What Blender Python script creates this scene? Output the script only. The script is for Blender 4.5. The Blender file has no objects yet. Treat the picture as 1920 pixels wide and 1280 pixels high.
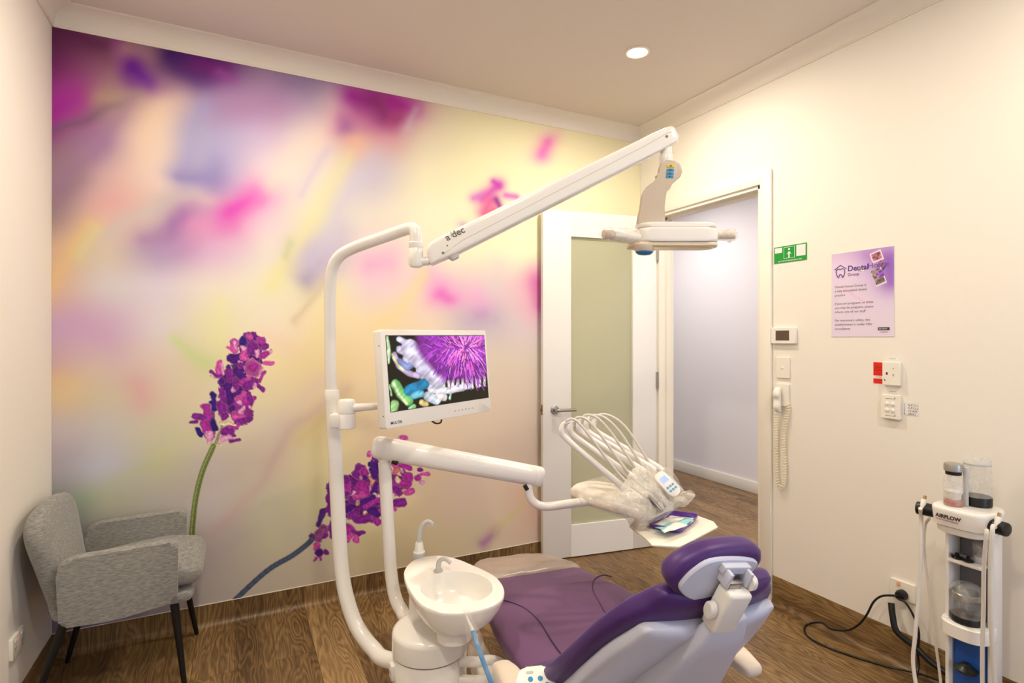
import bpy, bmesh, math, random
import numpy as np
from mathutils import Vector, Matrix, noise
from math import pi, sin, cos, radians
S = bpy.context.scene
COL = S.collection
random.seed(7)
# ------------------------------------------------------------------ camera, world, light, exposure
FPX = 1034.0
CAM = Vector((0, 0, 1.315))
YAW = radians(26.7)
FW = Vector((sin(YAW), cos(YAW), 0))
RT = Vector((cos(YAW), -sin(YAW), 0))
UP = Vector((0, 0, 1))
cd = bpy.data.cameras.new('camera'); cam = bpy.data.objects.new('camera', cd); COL.objects.link(cam)
cam.location = CAM; cam.rotation_euler = (pi/2, 0, -YAW)
cd.sensor_width = 36; cd.lens = 36*FPX/1920; cd.shift_y = -7/1920; cd.clip_start = .02
S.camera = cam
w = bpy.data.worlds.new('world'); S.world = w; w.use_nodes = True
w.node_tree.nodes['Background'].inputs[0].default_value = (.8, .88, 1, 1)
w.node_tree.nodes['Background'].inputs[1].default_value = .4
S.view_settings.view_transform = 'Standard'; S.view_settings.look = 'None'
S.view_settings.exposure = 0.44; S.view_settings.gamma = 1
# room
XL, XR, YB, YF, ZC = -.670, 2.388, 2.87, -1.55, 2.67
WARM = (1, .90, .73); COOL = (.44, .61, 1.0)
def area(name, loc, rot, size, power, color, size_y=None, shape='RECTANGLE', spread=pi):
    l = bpy.data.lights.new(name, 'AREA'); l.shape = shape; l.size = size
    if size_y: l.size_y = size_y
    l.energy = power; l.color = color; l.spread = spread
    o = bpy.data.objects.new(name, l); COL.objects.link(o); o.location = loc; o.rotation_euler = rot
    return o
area('window_daylight', (1.1, YF+.03, 1.25), (pi/2, 0, pi), 2.2, 125, COOL, 1.3)
area('hall_downlight', (3.0, 3.7, 2.6), (0, 0, 0), .5, 20, (1, .93, .88), .5)
area('hall_downlight', (3.1, 1.2, 2.6), (0, 0, 0), .5, 20, (1, .93, .88), .5)
area('hall_downlight', (4.25, 6.0, 2.6), (0, 0, 0), .5, 14, (1, .9, .8), .5)
DOWN = [(1.705, 2.068), (1.705, .35), (.15, .35), (.15, 1.95)]
for x, y in DOWN:
    area('downlight_lamp', (x, y, ZC-.012), (0, 0, 0), .085, 12.0, WARM, shape='DISK')

# ------------------------------------------------------------------ helpers
def V(px, py, d):            # photo pixel + depth along the view axis (m) -> world point
    return CAM + FW*d + RT*((px-960)/FPX*d) + UP*((633-py)/FPX*d)
def RAY(px, py): return FW + RT*((px-960)/FPX) + UP*((633-py)/FPX)
def hit(px, py, p0, n):
    r = RAY(px, py); return CAM + r*((Vector(p0)-CAM).dot(n)/r.dot(n))
def PX(px, py, X): return hit(px, py, (X, 0, 0), Vector((1, 0, 0)))
def PY(px, py, Y): return hit(px, py, (0, Y, 0), Vector((0, 1, 0)))
def PZ(px, py, Z): return hit(px, py, (0, 0, Z), Vector((0, 0, 1)))
def CF(lat, d, z): return RT*lat + FW*d + UP*z     # camera-heading frame, z = height above floor
def lin(c):
    return tuple(((v/255)/12.92 if v/255 <= .04045 else ((v/255+.055)/1.055)**2.4) for v in c[:3])
def mat(name, c, rough=.5, metal=0, spec=.5, emit=None, es=1, trans=0, alpha=1, sheen=0, coat=0, ior=1.45, sss=0):
    m = bpy.data.materials.new(name); m.use_nodes = True
    b = m.node_tree.nodes['Principled BSDF']
    b.inputs['Base Color'].default_value = (*lin(c), 1); b.inputs['Roughness'].default_value = rough
    b.inputs['Metallic'].default_value = metal; b.inputs['Specular IOR Level'].default_value = spec
    b.inputs['Transmission Weight'].default_value = trans; b.inputs['Alpha'].default_value = alpha
    b.inputs['IOR'].default_value = ior
    if sheen: b.inputs['Sheen Weight'].default_value = sheen
    if coat: b.inputs['Coat Weight'].default_value = coat; b.inputs['Coat Roughness'].default_value = .1
    if emit: b.inputs['Emission Color'].default_value = (*lin(emit), 1); b.inputs['Emission Strength'].default_value = es
    return m
def N(m, t, **kw):
    n = m.node_tree.nodes.new(t)
    for k, v in kw.items():
        if k.startswith('_'): setattr(n, k[1:], v)
        else: n.inputs[k].default_value = v
    return n
def L(m, a, b): m.node_tree.links.new(a, b)
def BS(m): return m.node_tree.nodes['Principled BSDF']
def bump(m, scale, strength, dist=.002, detail=3, stretch=(1, 1, 1)):
    tc = N(m, 'ShaderNodeTexCoord'); mp = N(m, 'ShaderNodeMapping'); mp.inputs['Scale'].default_value = stretch
    nz = N(m, 'ShaderNodeTexNoise', Scale=scale, Detail=detail); bp = N(m, 'ShaderNodeBump', Strength=strength, Distance=dist)
    L(m, tc.outputs['Object'], mp.inputs[0]); L(m, mp.outputs[0], nz.inputs['Vector']); L(m, nz.outputs[0], bp.inputs['Height']); L(m, bp.outputs[0], BS(m).inputs['Normal'])
    return nz
def mottled(m, c1, c2, scale, stretch=(1, 1, 1), detail=3, lo=.35, hi=.65):
    tc = N(m, 'ShaderNodeTexCoord'); mp = N(m, 'ShaderNodeMapping'); mp.inputs['Scale'].default_value = stretch
    nz = N(m, 'ShaderNodeTexNoise', Scale=scale, Detail=detail); cr = N(m, 'ShaderNodeValToRGB')
    cr.color_ramp.elements[0].position = lo; cr.color_ramp.elements[1].position = hi
    cr.color_ramp.elements[0].color = (*lin(c1), 1); cr.color_ramp.elements[1].color = (*lin(c2), 1)
    L(m, tc.outputs['Object'], mp.inputs[0]); L(m, mp.outputs[0], nz.inputs['Vector']); L(m, nz.outputs[0], cr.inputs[0]); L(m, cr.outputs[0], BS(m).inputs['Base Color'])

WM = {}
def empty(name, loc, rotz=0, label=None, cat=None, group=None, kind=None):
    o = bpy.data.objects.new(name, None); COL.objects.link(o); o.location = loc; o.rotation_euler = (0, 0, rotz)
    o.empty_display_size = .05
    WM[o.name] = Matrix.Translation(Vector(loc)) @ Matrix.Rotation(rotz, 4, 'Z')
    tag(o, label, cat, group, kind); return o
def tag(o, label=None, cat=None, group=None, kind=None):
    if label: o['label'] = label
    if cat: o['category'] = cat
    if group: o['group'] = group
    if kind: o['kind'] = kind
    return o
def obj(name, bm, m, parent=None, local=False, ang=35, flat=False, sub=0, keep=False):
    """link bm as one mesh object; vertices are world coords unless local=True"""
    bmesh.ops.recalc_face_normals(bm, faces=bm.faces)
    me = bpy.data.meshes.new(name)
    o = bpy.data.objects.new(name, me); COL.objects.link(o)
    if parent is not None:
        o.parent = parent; pm = WM[parent.name]
        if not local: bm.transform(pm.inverted())
        WM[o.name] = pm
    elif not keep:
        lo = Vector([min(v.co[i] for v in bm.verts) for i in range(3)]); hi = Vector([max(v.co[i] for v in bm.verts) for i in range(3)])
        c = (lo+hi)/2; c.z = lo.z
        bm.transform(Matrix.Translation(-c)); o.location = c; WM[o.name] = Matrix.Translation(c)
    else: WM[o.name] = Matrix()
    bm.to_mesh(me); bm.free()
    if not flat:
        me.shade_smooth()
        if ang: me.set_sharp_from_angle(angle=radians(ang))
    for mm in (m if isinstance(m, (list, tuple)) else [m]): me.materials.append(mm)
    if sub:
        md = o.modifiers.new('sub', 'SUBSURF'); md.levels = sub; md.render_levels = sub
    return o
def B(): return bmesh.new()
def frame(x, y, z, o):
    return Matrix(((x[0], y[0], z[0], o[0]), (x[1], y[1], z[1], o[1]), (x[2], y[2], z[2], o[2]), (0, 0, 0, 1)))
def box(bm, lo, hi, bev=0, M=None, seg=2):
    lo, hi = Vector(lo), Vector(hi); t = B()
    bmesh.ops.create_cube(t, size=1); 
    s = hi-lo
    for v in t.verts: v.co = Vector([(lo[i]+hi[i])/2 + v.co[i]*s[i] for i in range(3)])
    if bev: bmesh.ops.bevel(t, geom=list(t.edges), offset=bev, segments=seg, affect='EDGES', profile=.5)
    if M: t.transform(M)
    merge(bm, t)
def merge(bm, t):
    me = bpy.data.meshes.new('tmp'); t.to_mesh(me); t.free(); bm.from_mesh(me); bpy.data.meshes.remove(me)
def smooth(pts, n=8, closed=False):
    P = [Vector(p) for p in pts]; out = []; m = len(P)
    rng = range(m if closed else m-1)
    for i in rng:
        a = P[(i-1) % m] if closed or i > 0 else P[0]*2-P[1]
        b = P[i]; c = P[(i+1) % m]
        d = P[(i+2) % m] if closed or i+2 < m else P[-1]*2-P[-2]
        for k in range(n):
            t = k/n
            out.append(.5*((2*b)+(c-a)*t+(2*a-5*b+4*c-d)*t*t+(3*b-a-3*c+d)*t**3))
    if not closed: out.append(P[-1])
    return out
def tube(bm, pts, r, seg=14, n=0, caps=True, flat=1.0, closed=False):
    """r: number or list per input point; n>0 smooths the path"""
    R = r if isinstance(r, (list, tuple)) else [r]*len(pts)
    if n:
        Q = smooth([Vector((*p, 0))[:3] for p in pts], n, closed)
        RR = [q.x for q in smooth([Vector((x, 0, 0)) for x in R], n, closed)]
    else: Q = [Vector(p) for p in pts]; RR = list(R)
    m = len(Q); T = []
    for i in range(m):
        a = Q[(i-1) % m] if closed or i > 0 else Q[i]; b = Q[(i+1) % m] if closed or i < m-1 else Q[i]
        T.append((b-a).normalized())
    u = T[0].orthogonal().normalized(); 
    if abs(T[0].z) < .9: u = T[0].cross(UP).normalized()
    rings = []
    for i in range(m):
        u = (u-T[i]*u.dot(T[i])).normalized(); v = T[i].cross(u)
        rings.append([bm.verts.new(Q[i]+(u*cos(2*pi*k/seg)+v*sin(2*pi*k/seg)*flat)*RR[i]) for k in range(seg)])
    for i in range(m if closed else m-1):
        A, Bq = rings[i], rings[(i+1) % m]
        for k in range(seg): bm.faces.new((A[k], A[(k+1) % seg], Bq[(k+1) % seg], Bq[k]))
    if caps and not closed:
        bm.faces.new(rings[0][::-1]); bm.faces.new(rings[-1])
def rtube(bm, a, b, r, seg=24, rnd=.004):
    """straight rod with softened ends"""
    a, b = Vector(a), Vector(b); t = (b-a).normalized()
    tube(bm, [a, a+t*rnd*.3, a+t*rnd, b-t*rnd, b-t*rnd*.3, b], [r-rnd, r-rnd*.3, r, r, r-rnd*.3, r-rnd], seg)
def lathe(bm, prof, o, seg=32, M=None, sx=1, sy=1, caps=True):
    rings = []
    M = M or Matrix.Translation(Vector(o))
    for r, z in prof:
        rings.append([bm.verts.new(M @ Vector((max(r, 1e-5)*cos(2*pi*k/seg)*sx, max(r, 1e-5)*sin(2*pi*k/seg)*sy, z))) for k in range(seg)])
    for A, Q in zip(rings, rings[1:]):
        for k in range(seg): bm.faces.new((A[k], A[(k+1) % seg], Q[(k+1) % seg], Q[k]))
    if caps: bm.faces.new(rings[0][::-1]); bm.faces.new(rings[-1])
def loft(bm, rings, caps=True):
    R = [[bm.verts.new(p) for p in r] for r in rings]; s = len(R[0])
    for A, Q in zip(R, R[1:]):
        for k in range(s): bm.faces.new((A[k], A[(k+1) % s], Q[(k+1) % s], Q[k]))
    if caps: bm.faces.new(R[0][::-1]); bm.faces.new(R[-1])
def prism(bm, outline, th, M, bev=.003, n=0, seg=2):
    """outline in local xy, extruded z 0..th, rounded"""
    P = smooth([Vector((x, y, 0)) for x, y in outline], n, True) if n else [Vector((x, y, 0)) for x, y in outline]
    t = B(); lo = [t.verts.new(p) for p in P]; hi = [t.verts.new(p+Vector((0, 0, th))) for p in P]
    f1 = t.faces.new(lo[::-1]); f2 = t.faces.new(hi); k = len(P)
    for i in range(k): t.faces.new((lo[i], lo[(i+1) % k], hi[(i+1) % k], hi[i]))
    if bev:
        E = [e for e in t.edges if (f1 in e.link_faces) or (f2 in e.link_faces)]
        bmesh.ops.bevel(t, geom=E, offset=bev, segments=seg, affect='EDGES', profile=.5)
    t.transform(M); merge(bm, t)
def rrect(w, h, r, k=5):
    out = []
    for cx, cy, a in ((w/2-r, h/2-r, 0), (-w/2+r, h/2-r, 90), (-w/2+r, -h/2+r, 180), (w/2-r, -h/2+r, 270)):
        for i in range(k+1):
            t = radians(a+90*i/k); out.append((cx+r*cos(t), cy+r*sin(t)))
    return out
def sring(c, ax, ay, hw, ht, n=3, seg=36, lift=0):
    """super-ellipse ring; lift curves the flanks along +ay"""
    out = []
    for k in range(seg):
        t = 2*pi*k/seg; cx, sx = cos(t), sin(t)
        x = abs(cx)**(2/n)*(1 if cx >= 0 else -1); y = abs(sx)**(2/n)*(1 if sx >= 0 else -1)
        out.append(Vector(c)+Vector(ax)*(x*hw)+Vector(ay)*(y*ht+lift*x*x))
    return out
def slab(bm, path, hws, ht, ax, n=3, lift=0, seg=40, sub=5, side=(1, 1), ndir=1):
    """soft pad along path: list of centre points; hws half widths; ht half thickness (list or number); ax width axis"""
    m = len(path); HT = ht if isinstance(ht, (list, tuple)) else [ht]*m
    LF = lift if isinstance(lift, (list, tuple)) else [lift]*m
    Q = smooth(path, sub); W = [q.x for q in smooth([Vector((x, 0, 0)) for x in hws], sub)]
    H = [q.x for q in smooth([Vector((x, 0, 0)) for x in HT], sub)]; F = [q.x for q in smooth([Vector((x, 0, 0)) for x in LF], sub)]
    ax = Vector(ax).normalized(); rings = []; k = len(Q)
    for i in range(k):
        t = (Q[min(i+1, k-1)]-Q[max(i-1, 0)]).normalized(); ay = ax.cross(t).normalized()*ndir
        rings.append(sring(Q[i], ax, ay, W[i], H[i], n, seg, F[i]))
    # round ends
    for e, st in ((0, -1), (-1, 1)):
        t = (Q[0]-Q[1]).normalized() if e == 0 else (Q[-1]-Q[-2]).normalized()
        base = rings[e]; c = Q[e]; h = H[e]; ext = []
        for a in (30, 55, 75, 88):
            s = cos(radians(a)); g = sin(radians(a))*h*side[0 if e == 0 else 1]
            ay = ax.cross((Q[1]-Q[0]) if e == 0 else (Q[-1]-Q[-2])).normalized()
            ring = []
            for p in base:
                dlt = p-c; x = dlt.dot(ax); y = dlt.dot(ay)
                ring.append(c+ax*(x*(1-(1-s)*h/max(W[e], 1e-4)))+ay*(y*s)+t*g)
            ext.append(ring)
        rings = ext[::-1]+rings if e == 0 else rings+ext
    loft(bm, rings)
def pillow(bm, outline, M, levels, n=4):
    """outline (x, y) swept through levels (height, inset) and closed: a soft-edged pad"""
    P = smooth([Vector((x, y, 0)) for x, y in outline], n, True); k = len(P); c = sum(P, Vector())/k; R = []
    area_ = sum(P[i].x*P[(i+1) % k].y-P[(i+1) % k].x*P[i].y for i in range(k)); sg = 1 if area_ > 0 else -1
    nr = [Vector((-(P[(i+1) % k]-P[i-1]).y, (P[(i+1) % k]-P[i-1]).x, 0)).normalized()*sg for i in range(k)]
    for h, ins in levels:
        if ins < 1: R.append([M @ (p+q*ins+Vector((0, 0, h))) for p, q in zip(P, nr)])
        else: R.append([M @ (c+(p-c)*(ins-1)+Vector((0, 0, h))) for p in P])
    loft(bm, R)
def text(name, s, size, M, m, parent=None, ext=.0004, align='LEFT', bold=0, sx=1):
    c = bpy.data.curves.new(name, 'FONT'); c.body = s; c.size = size; c.extrude = ext; c.align_x = align; c.offset = bold; c.resolution_u = 3
    t = bpy.data.objects.new('tmp', c); COL.objects.link(t)
    bpy.context.view_layer.update()
    me = bpy.data.meshes.new_from_object(t); bpy.data.objects.remove(t)
    bm = B(); bm.from_mesh(me); bpy.data.meshes.remove(me)
    bm.transform(M @ Matrix.Diagonal((sx, 1, 1, 1)))
    return obj(name, bm, m, parent, flat=True)

# ------------------------------------------------------------------ painter for printed surfaces (mural, screen, poster)
def seg_dist(PXX, PYY, x0, y0, x1, y1):
    dx, dy = x1-x0, y1-y0; L2 = dx*dx+dy*dy
    t = np.clip(((PXX-x0)*dx+(PYY-y0)*dy)/L2, 0, 1) if L2 > 0 else np.zeros_like(PXX)
    return np.hypot(PXX-x0-t*dx, PYY-y0-t*dy), t
def soft(C, X, Y, pts, wd, col, a):
    D = None
    if len(pts) == 1: pts = [pts[0], pts[0]]
    for p, q in zip(pts, pts[1:]):
        d, _ = seg_dist(X, Y, *p, *q); D = d if D is None else np.minimum(D, d)
    al = (a*np.exp(-(D/(wd*1.5))**1.55))[..., None]
    C[:] = C*(1-al)+np.array(col, float)*al
def hard(C, X, Y, x0, y0, x1, y1, w0, col, w1=None, edge=1.2, rim=.35, tex=None):
    w1 = w0 if w1 is None else w1; W = max(w0, w1)+3
    msk = (X > min(x0, x1)-W) & (X < max(x0, x1)+W) & (Y > min(y0, y1)-W) & (Y < max(y0, y1)+W)
    if not msk.any(): return
    xs, ys = X[msk], Y[msk]; d, t = seg_dist(xs, ys, x0, y0, x1, y1); wv = w0+(w1-w0)*t
    if tex is not None: wv = wv*(1+.35*(tex[msk]-.5))
    al = np.clip((wv-d)/edge+.5, 0, 1)[:, None]
    c = np.array(col, float)[None, :]
    k = (d/np.maximum(wv, .1))[:, None]
    sh = c*(.78+.3*(1-k))
    if rim: 
        rm = np.clip((k-.62)/.3, 0, 1)*rim
        sh = sh*(1-rm)+np.array([235, 160, 220.])*rm
    if tex is not None: sh = sh*(.75+.5*tex[msk][:, None])
    C[msk] = C[msk]*(1-al)+np.clip(sh, 0, 255)*al
def vnoise(X, Y, s, seed=0):
    rng = np.random.RandomState(seed); G = rng.rand(256, 256)
    x, y = X/s, Y/s; xi, yi = np.floor(x).astype(int), np.floor(y).astype(int); fx, fy = x-xi, y-yi
    fx = fx*fx*(3-2*fx); fy = fy*fy*(3-2*fy)
    g = lambda a, b: G[a % 256, b % 256]
    return (g(xi, yi)*(1-fx)+g(xi+1, yi)*fx)*(1-fy)+(g(xi, yi+1)*(1-fx)+g(xi+1, yi+1)*fx)*fy
def printed(name, P, Cs, m, parent=None, gain=1.0):
    """P: (h,w,3) grid of points, Cs: (h,w,3) srgb 0..255"""
    h, wd = P.shape[:2]; me = bpy.data.meshes.new(name)
    o = bpy.data.objects.new(name, me); COL.objects.link(o)
    pts = P.reshape(-1, 3).copy()
    if parent is not None:
        o.parent = parent; mi = np.array(WM[parent.name].inverted()); pts = pts @ mi[:3, :3].T + mi[:3, 3]
    else:
        c = (pts.min(0)+pts.max(0))/2; c[2] = pts[:, 2].min(); pts -= c; o.location = c
    me.vertices.add(h*wd); me.vertices.foreach_set('co', pts.astype(np.float32).ravel())
    i = np.arange((h-1)*(wd-1)); r = i//(wd-1); c_ = i % (wd-1); a = r*wd+c_
    q = np.stack([a, a+1, a+wd+1, a+wd], 1).ravel()
    me.loops.add(len(q)); me.loops.foreach_set('vertex_index', q.astype(np.int32))
    me.polygons.add(len(i)); me.polygons.foreach_set('loop_start', (i*4).astype(np.int32)); me.polygons.foreach_set('loop_total', np.full(len(i), 4, np.int32))
    me.update(calc_edges=True)
    c = np.clip(Cs.reshape(-1, 3)/255, 0, 1); c = np.where(c <= .04045, c/12.92, ((c+.055)/1.055)**2.4)*gain
    c = np.clip(c, 0, .93 if gain <= 1.6 else 5)
    at = me.color_attributes.new('print', 'FLOAT_COLOR', 'POINT')
    at.data.foreach_set('color', np.concatenate([c, np.ones((len(c), 1))], 1).astype(np.float32).ravel())
    me.materials.append(m); return o
def print_mat(name, rough=.6, emit=0):
    m = mat(name, (0, 0, 0), rough, spec=.3); a = N(m, 'ShaderNodeVertexColor', _layer_name='print')
    if emit:
        L(m, a.outputs[0], BS(m).inputs['Emission Color']); BS(m).inputs['Emission Strength'].default_value = emit
    else: L(m, a.outputs[0], BS(m).inputs['Base Color'])
    return m

# ------------------------------------------------------------------ materials
def wood(name, across, along):
    m = mat(name, (100, 70, 45), .38, spec=.45)
    tc = N(m, 'ShaderNodeTexCoord'); sp = N(m, 'ShaderNodeSeparateXYZ'); L(m, tc.outputs['Object'], sp.inputs[0])
    def addz(ax):
        a = N(m, 'ShaderNodeMath', _operation='ADD'); L(m, sp.outputs[ax], a.inputs[0]); L(m, sp.outputs['Z'], a.inputs[1]); return a.outputs[0]
    ac = addz('X') if across else sp.outputs['X']; al = addz('Y') if along else sp.outputs['Y']
    cb = N(m, 'ShaderNodeCombineXYZ'); L(m, al, cb.inputs[0]); L(m, ac, cb.inputs[1])
    br = N(m, 'ShaderNodeTexBrick', Scale=1); br.offset = .37; br.inputs['Brick Width'].default_value = 1.22; br.inputs['Row Height'].default_value = .152
    br.inputs['Mortar Size'].default_value = .0009; br.inputs['Mortar Smooth'].default_value = .2
    br.inputs['Color1'].default_value = (0, 0, 0, 1); br.inputs['Color2'].default_value = (1, 1, 1, 1); br.inputs['Mortar'].default_value = (.2, .2, .2, 1)
    L(m, cb.outputs[0], br.inputs['Vector'])
    off = N(m, 'ShaderNodeMath', _operation='MULTIPLY'); off.inputs[1].default_value = 7.3; L(m, br.outputs['Color'], off.inputs[0])
    def scaled(sa, sl):
        a = N(m, 'ShaderNodeMath', _operation='MULTIPLY'); a.inputs[1].default_value = sa; L(m, ac, a.inputs[0])
        l = N(m, 'ShaderNodeMath', _operation='MULTIPLY'); l.inputs[1].default_value = sl; L(m, al, l.inputs[0])
        c = N(m, 'ShaderNodeCombineXYZ'); L(m, a.outputs[0], c.inputs[0]); L(m, l.outputs[0], c.inputs[1]); L(m, off.outputs[0], c.inputs[2]); return c.outputs[0]
    n1 = N(m, 'ShaderNodeTexNoise', Scale=1, Detail=2.5, Roughness=.45); L(m, scaled(8.5, 1.5), n1.inputs['Vector'])
    mu = N(m, 'ShaderNodeMath', _operation='MULTIPLY'); mu.inputs[1].default_value = 140; L(m, n1.outputs[0], mu.inputs[0])
    si = N(m, 'ShaderNodeMath', _operation='SINE'); L(m, mu.outputs[0], si.inputs[0])
    n2 = N(m, 'ShaderNodeTexNoise', Scale=1, Detail=4, Roughness=.6); L(m, scaled(220, 9), n2.inputs['Vector'])
    n3 = N(m, 'ShaderNodeTexNoise', Scale=1, Detail=2); L(m, scaled(5, .8), n3.inputs['Vector'])
    mx = N(m, 'ShaderNodeMath', _operation='MULTIPLY_ADD'); L(m, si.outputs[0], mx.inputs[0]); mx.inputs[1].default_value = .08; n2h = N(m, 'ShaderNodeMath', _operation='MULTIPLY'); n2h.inputs[1].default_value = .55; L(m, n2.outputs[0], n2h.inputs[0]); L(m, n2h.outputs[0], mx.inputs[2])
    my = N(m, 'ShaderNodeMath', _operation='MULTIPLY_ADD'); L(m, n3.outputs[0], my.inputs[0]); my.inputs[1].default_value = .5; L(m, mx.outputs[0], my.inputs[2])
    mz = N(m, 'ShaderNodeMath', _operation='MULTIPLY_ADD'); L(m, br.outputs['Color'], mz.inputs[0]); mz.inputs[1].default_value = .13; L(m, my.outputs[0], mz.inputs[2])
    cr = N(m, 'ShaderNodeValToRGB'); e = cr.color_ramp.elements
    e[0].position = .38; e[0].color = (*lin((78, 57, 34)), 1); e[1].position = .86; e[1].color = (*lin((166, 136, 92)), 1)
    x = e.new(.60); x.color = (*lin((122, 94, 60)), 1)
    L(m, mz.outputs[0], cr.inputs[0])
    mm = N(m, 'ShaderNodeMixRGB', _blend_type='MULTIPLY'); mm.inputs[0].default_value = 1; L(m, cr.outputs[0], mm.inputs[1])
    inv = N(m, 'ShaderNodeMath', _operation='MULTIPLY_ADD'); L(m, br.outputs['Fac'], inv.inputs[0]); inv.inputs[1].default_value = -.6; inv.inputs[2].default_value = 1
    L(m, inv.outputs[0], mm.inputs[2]); L(m, mm.outputs[0], BS(m).inputs['Base Color'])
    bp = N(m, 'ShaderNodeBump', Strength=.15, Distance=.001); L(m, mx.outputs[0], bp.inputs['Height']); L(m, bp.outputs[0], BS(m).inputs['Normal'])
    return m
M_floor = wood('wood_vinyl_floor', 0, 0); M_skA = wood('wood_vinyl_coved', 0, 1); M_skB = wood('wood_vinyl_coved_side', 1, 0)
M_wall = mat('painted_wall', (238, 232, 222), .75, spec=.2); bump(M_wall, 400, .04)
M_ceil = mat('ceiling_paint', (222, 212, 202), .85, spec=.15)
M_corn = mat('cornice_paint', (236, 228, 216), .7, spec=.2)
M_trim = mat('gloss_trim_paint', (240, 234, 222), .4)
M_door = mat('door_paint', (232, 230, 226), .42)
M_hall = mat('hall_paint', (236, 232, 236), .75, spec=.2)
M_white = mat('white_enamel', (240, 236, 230), .22, coat=.3)
M_plast = mat('white_plastic', (238, 234, 228), .35)
M_shell = mat('chair_shell_plastic', (206, 209, 228), .33)
M_grey = mat('seam_grey', (120, 115, 110), .5)
M_light = mat('light_grey_plastic', (196, 196, 194), .4)
M_beige = mat('beige_plastic', (200, 184, 164), .45)
M_cream = mat('cream_pad', (222, 208, 192), .5)
M_purple = mat('purple_upholstery', (72, 36, 108), .42, sheen=.1, spec=.45); bump(M_purple, 900, .12, .0008)
M_seat = mat('seat_upholstery', (104, 66, 108), .5, sheen=.1, spec=.4); bump(M_seat, 900, .12, .0008)
M_seam = mat('purple_seam', (62, 32, 76), .6)
M_black = mat('black_plastic', (18, 18, 20), .35)
M_leg = mat('black_leg', (14, 13, 14), .45)
M_steel = mat('brushed_steel', (170, 165, 158), .3, metal=1)
M_tube = mat('grey_hose', (215, 208, 198), .45)
M_hose = mat('white_hose', (226, 220, 212), .45)
M_wood_dummy = None
M_fab = mat('heather_fabric', (150, 146, 136), .95, sheen=.3, spec=.1)
mottled(M_fab, (112, 114, 120), (164, 160, 148), 130, (.45, .45, 3), 5, .3, .7); bump(M_fab, 300, .2, .001, 4, (.6, .6, 4))
M_paper = mat('paper', (232, 230, 226), .7)
M_ink = mat('dark_ink', (60, 56, 58), .6)
M_greyink = mat('grey_ink', (135, 122, 138), .6)
M_purpink = mat('purple_ink', (84, 50, 140), .6)
M_red = mat('red_label', (225, 28, 8), .5)
M_green = mat('green_sign', (12, 150, 50), .5)
M_blue = mat('blue_marking', (40, 140, 190), .4)
M_yellow = mat('yellow_sticker', (222, 200, 30), .5)
M_glow = mat('downlight_glow', (255, 250, 240), .5, emit=(255, 244, 225), es=14)
def film(name, c, a=.35, rough=.12):
    m = mat(name, c, rough, spec=.9); nt = m.node_tree; tr = N(m, 'ShaderNodeBsdfTransparent'); mx = N(m, 'ShaderNodeMixShader')
    nz = N(m, 'ShaderNodeTexNoise', Scale=38, Detail=3); mr = N(m, 'ShaderNodeMapRange'); tc = N(m, 'ShaderNodeTexCoord')
    L(m, tc.outputs['Object'], nz.inputs['Vector']); L(m, nz.outputs[0], mr.inputs[0])
    mr.inputs[1].default_value = .35; mr.inputs[2].default_value = .7; mr.inputs[3].default_value = a*.45; mr.inputs[4].default_value = min(1, a*1.5)
    L(m, mr.outputs[0], mx.inputs[0]); L(m, tr.outputs[0], mx.inputs[1]); L(m, BS(m).outputs[0], mx.inputs[2]); L(m, mx.outputs[0], nt.nodes['Material Output'].inputs[0])
    bp = N(m, 'ShaderNodeBump', Strength=.6, Distance=.006); L(m, nz.outputs[0], bp.inputs['Height']); L(m, bp.outputs[0], BS(m).inputs['Normal'])
    return m
M_film = film('clear_barrier_film', (242, 234, 220), .33)
M_film2 = film('thin_clear_sleeve', (240, 236, 230), .14)
M_filmg = mat('grey_toe_cover', (168, 152, 142), .3, spec=.6); bump(M_filmg, 14, .5, .01, 3, (1, 1, 1))
M_glass = mat('clear_glass', (250, 250, 250), .02, trans=1, ior=1.3)
M_jar = film('clear_jar', (225, 225, 222), .28, .05)
M_frost = mat('frosted_glass', (240, 240, 212), .45, trans=.62, ior=1.2, spec=.4)

# ------------------------------------------------------------------ room shell
def struct(name, bm, m, **k): return tag(obj(name, bm, m, keep=True, **k), kind='structure')
bm = B(); box(bm, (XL-.1, YF-.1, -.06), (5.2, 7.2, 0)); struct('floor', bm, M_floor, flat=True)
bm = B(); box(bm, (XL-.1, YF-.1, ZC), (5.2, 7.2, ZC+.05)); struct('ceiling', bm, M_ceil, flat=True)
bm = B(); box(bm, (XL-.1, YF-.1, 0), (XL, YB+.1, ZC)); struct('wall_left', bm, M_wall, flat=True)
bm = B(); box(bm, (XL, YB, 0), (XR, YB+.1, ZC)); struct('wall_back', bm, M_wall, flat=True)
DY0, DY1, DZ = 1.93, 2.70, 2.09; WT = .11
bm = B(); box(bm, (XR, YF, 0), (XR+WT, DY0, ZC)); box(bm, (XR, DY1, 0), (XR+WT, YB+.1, ZC)); box(bm, (XR, DY0, DZ), (XR+WT, DY1, ZC))
struct('wall_right', bm, M_wall, flat=True)
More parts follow.
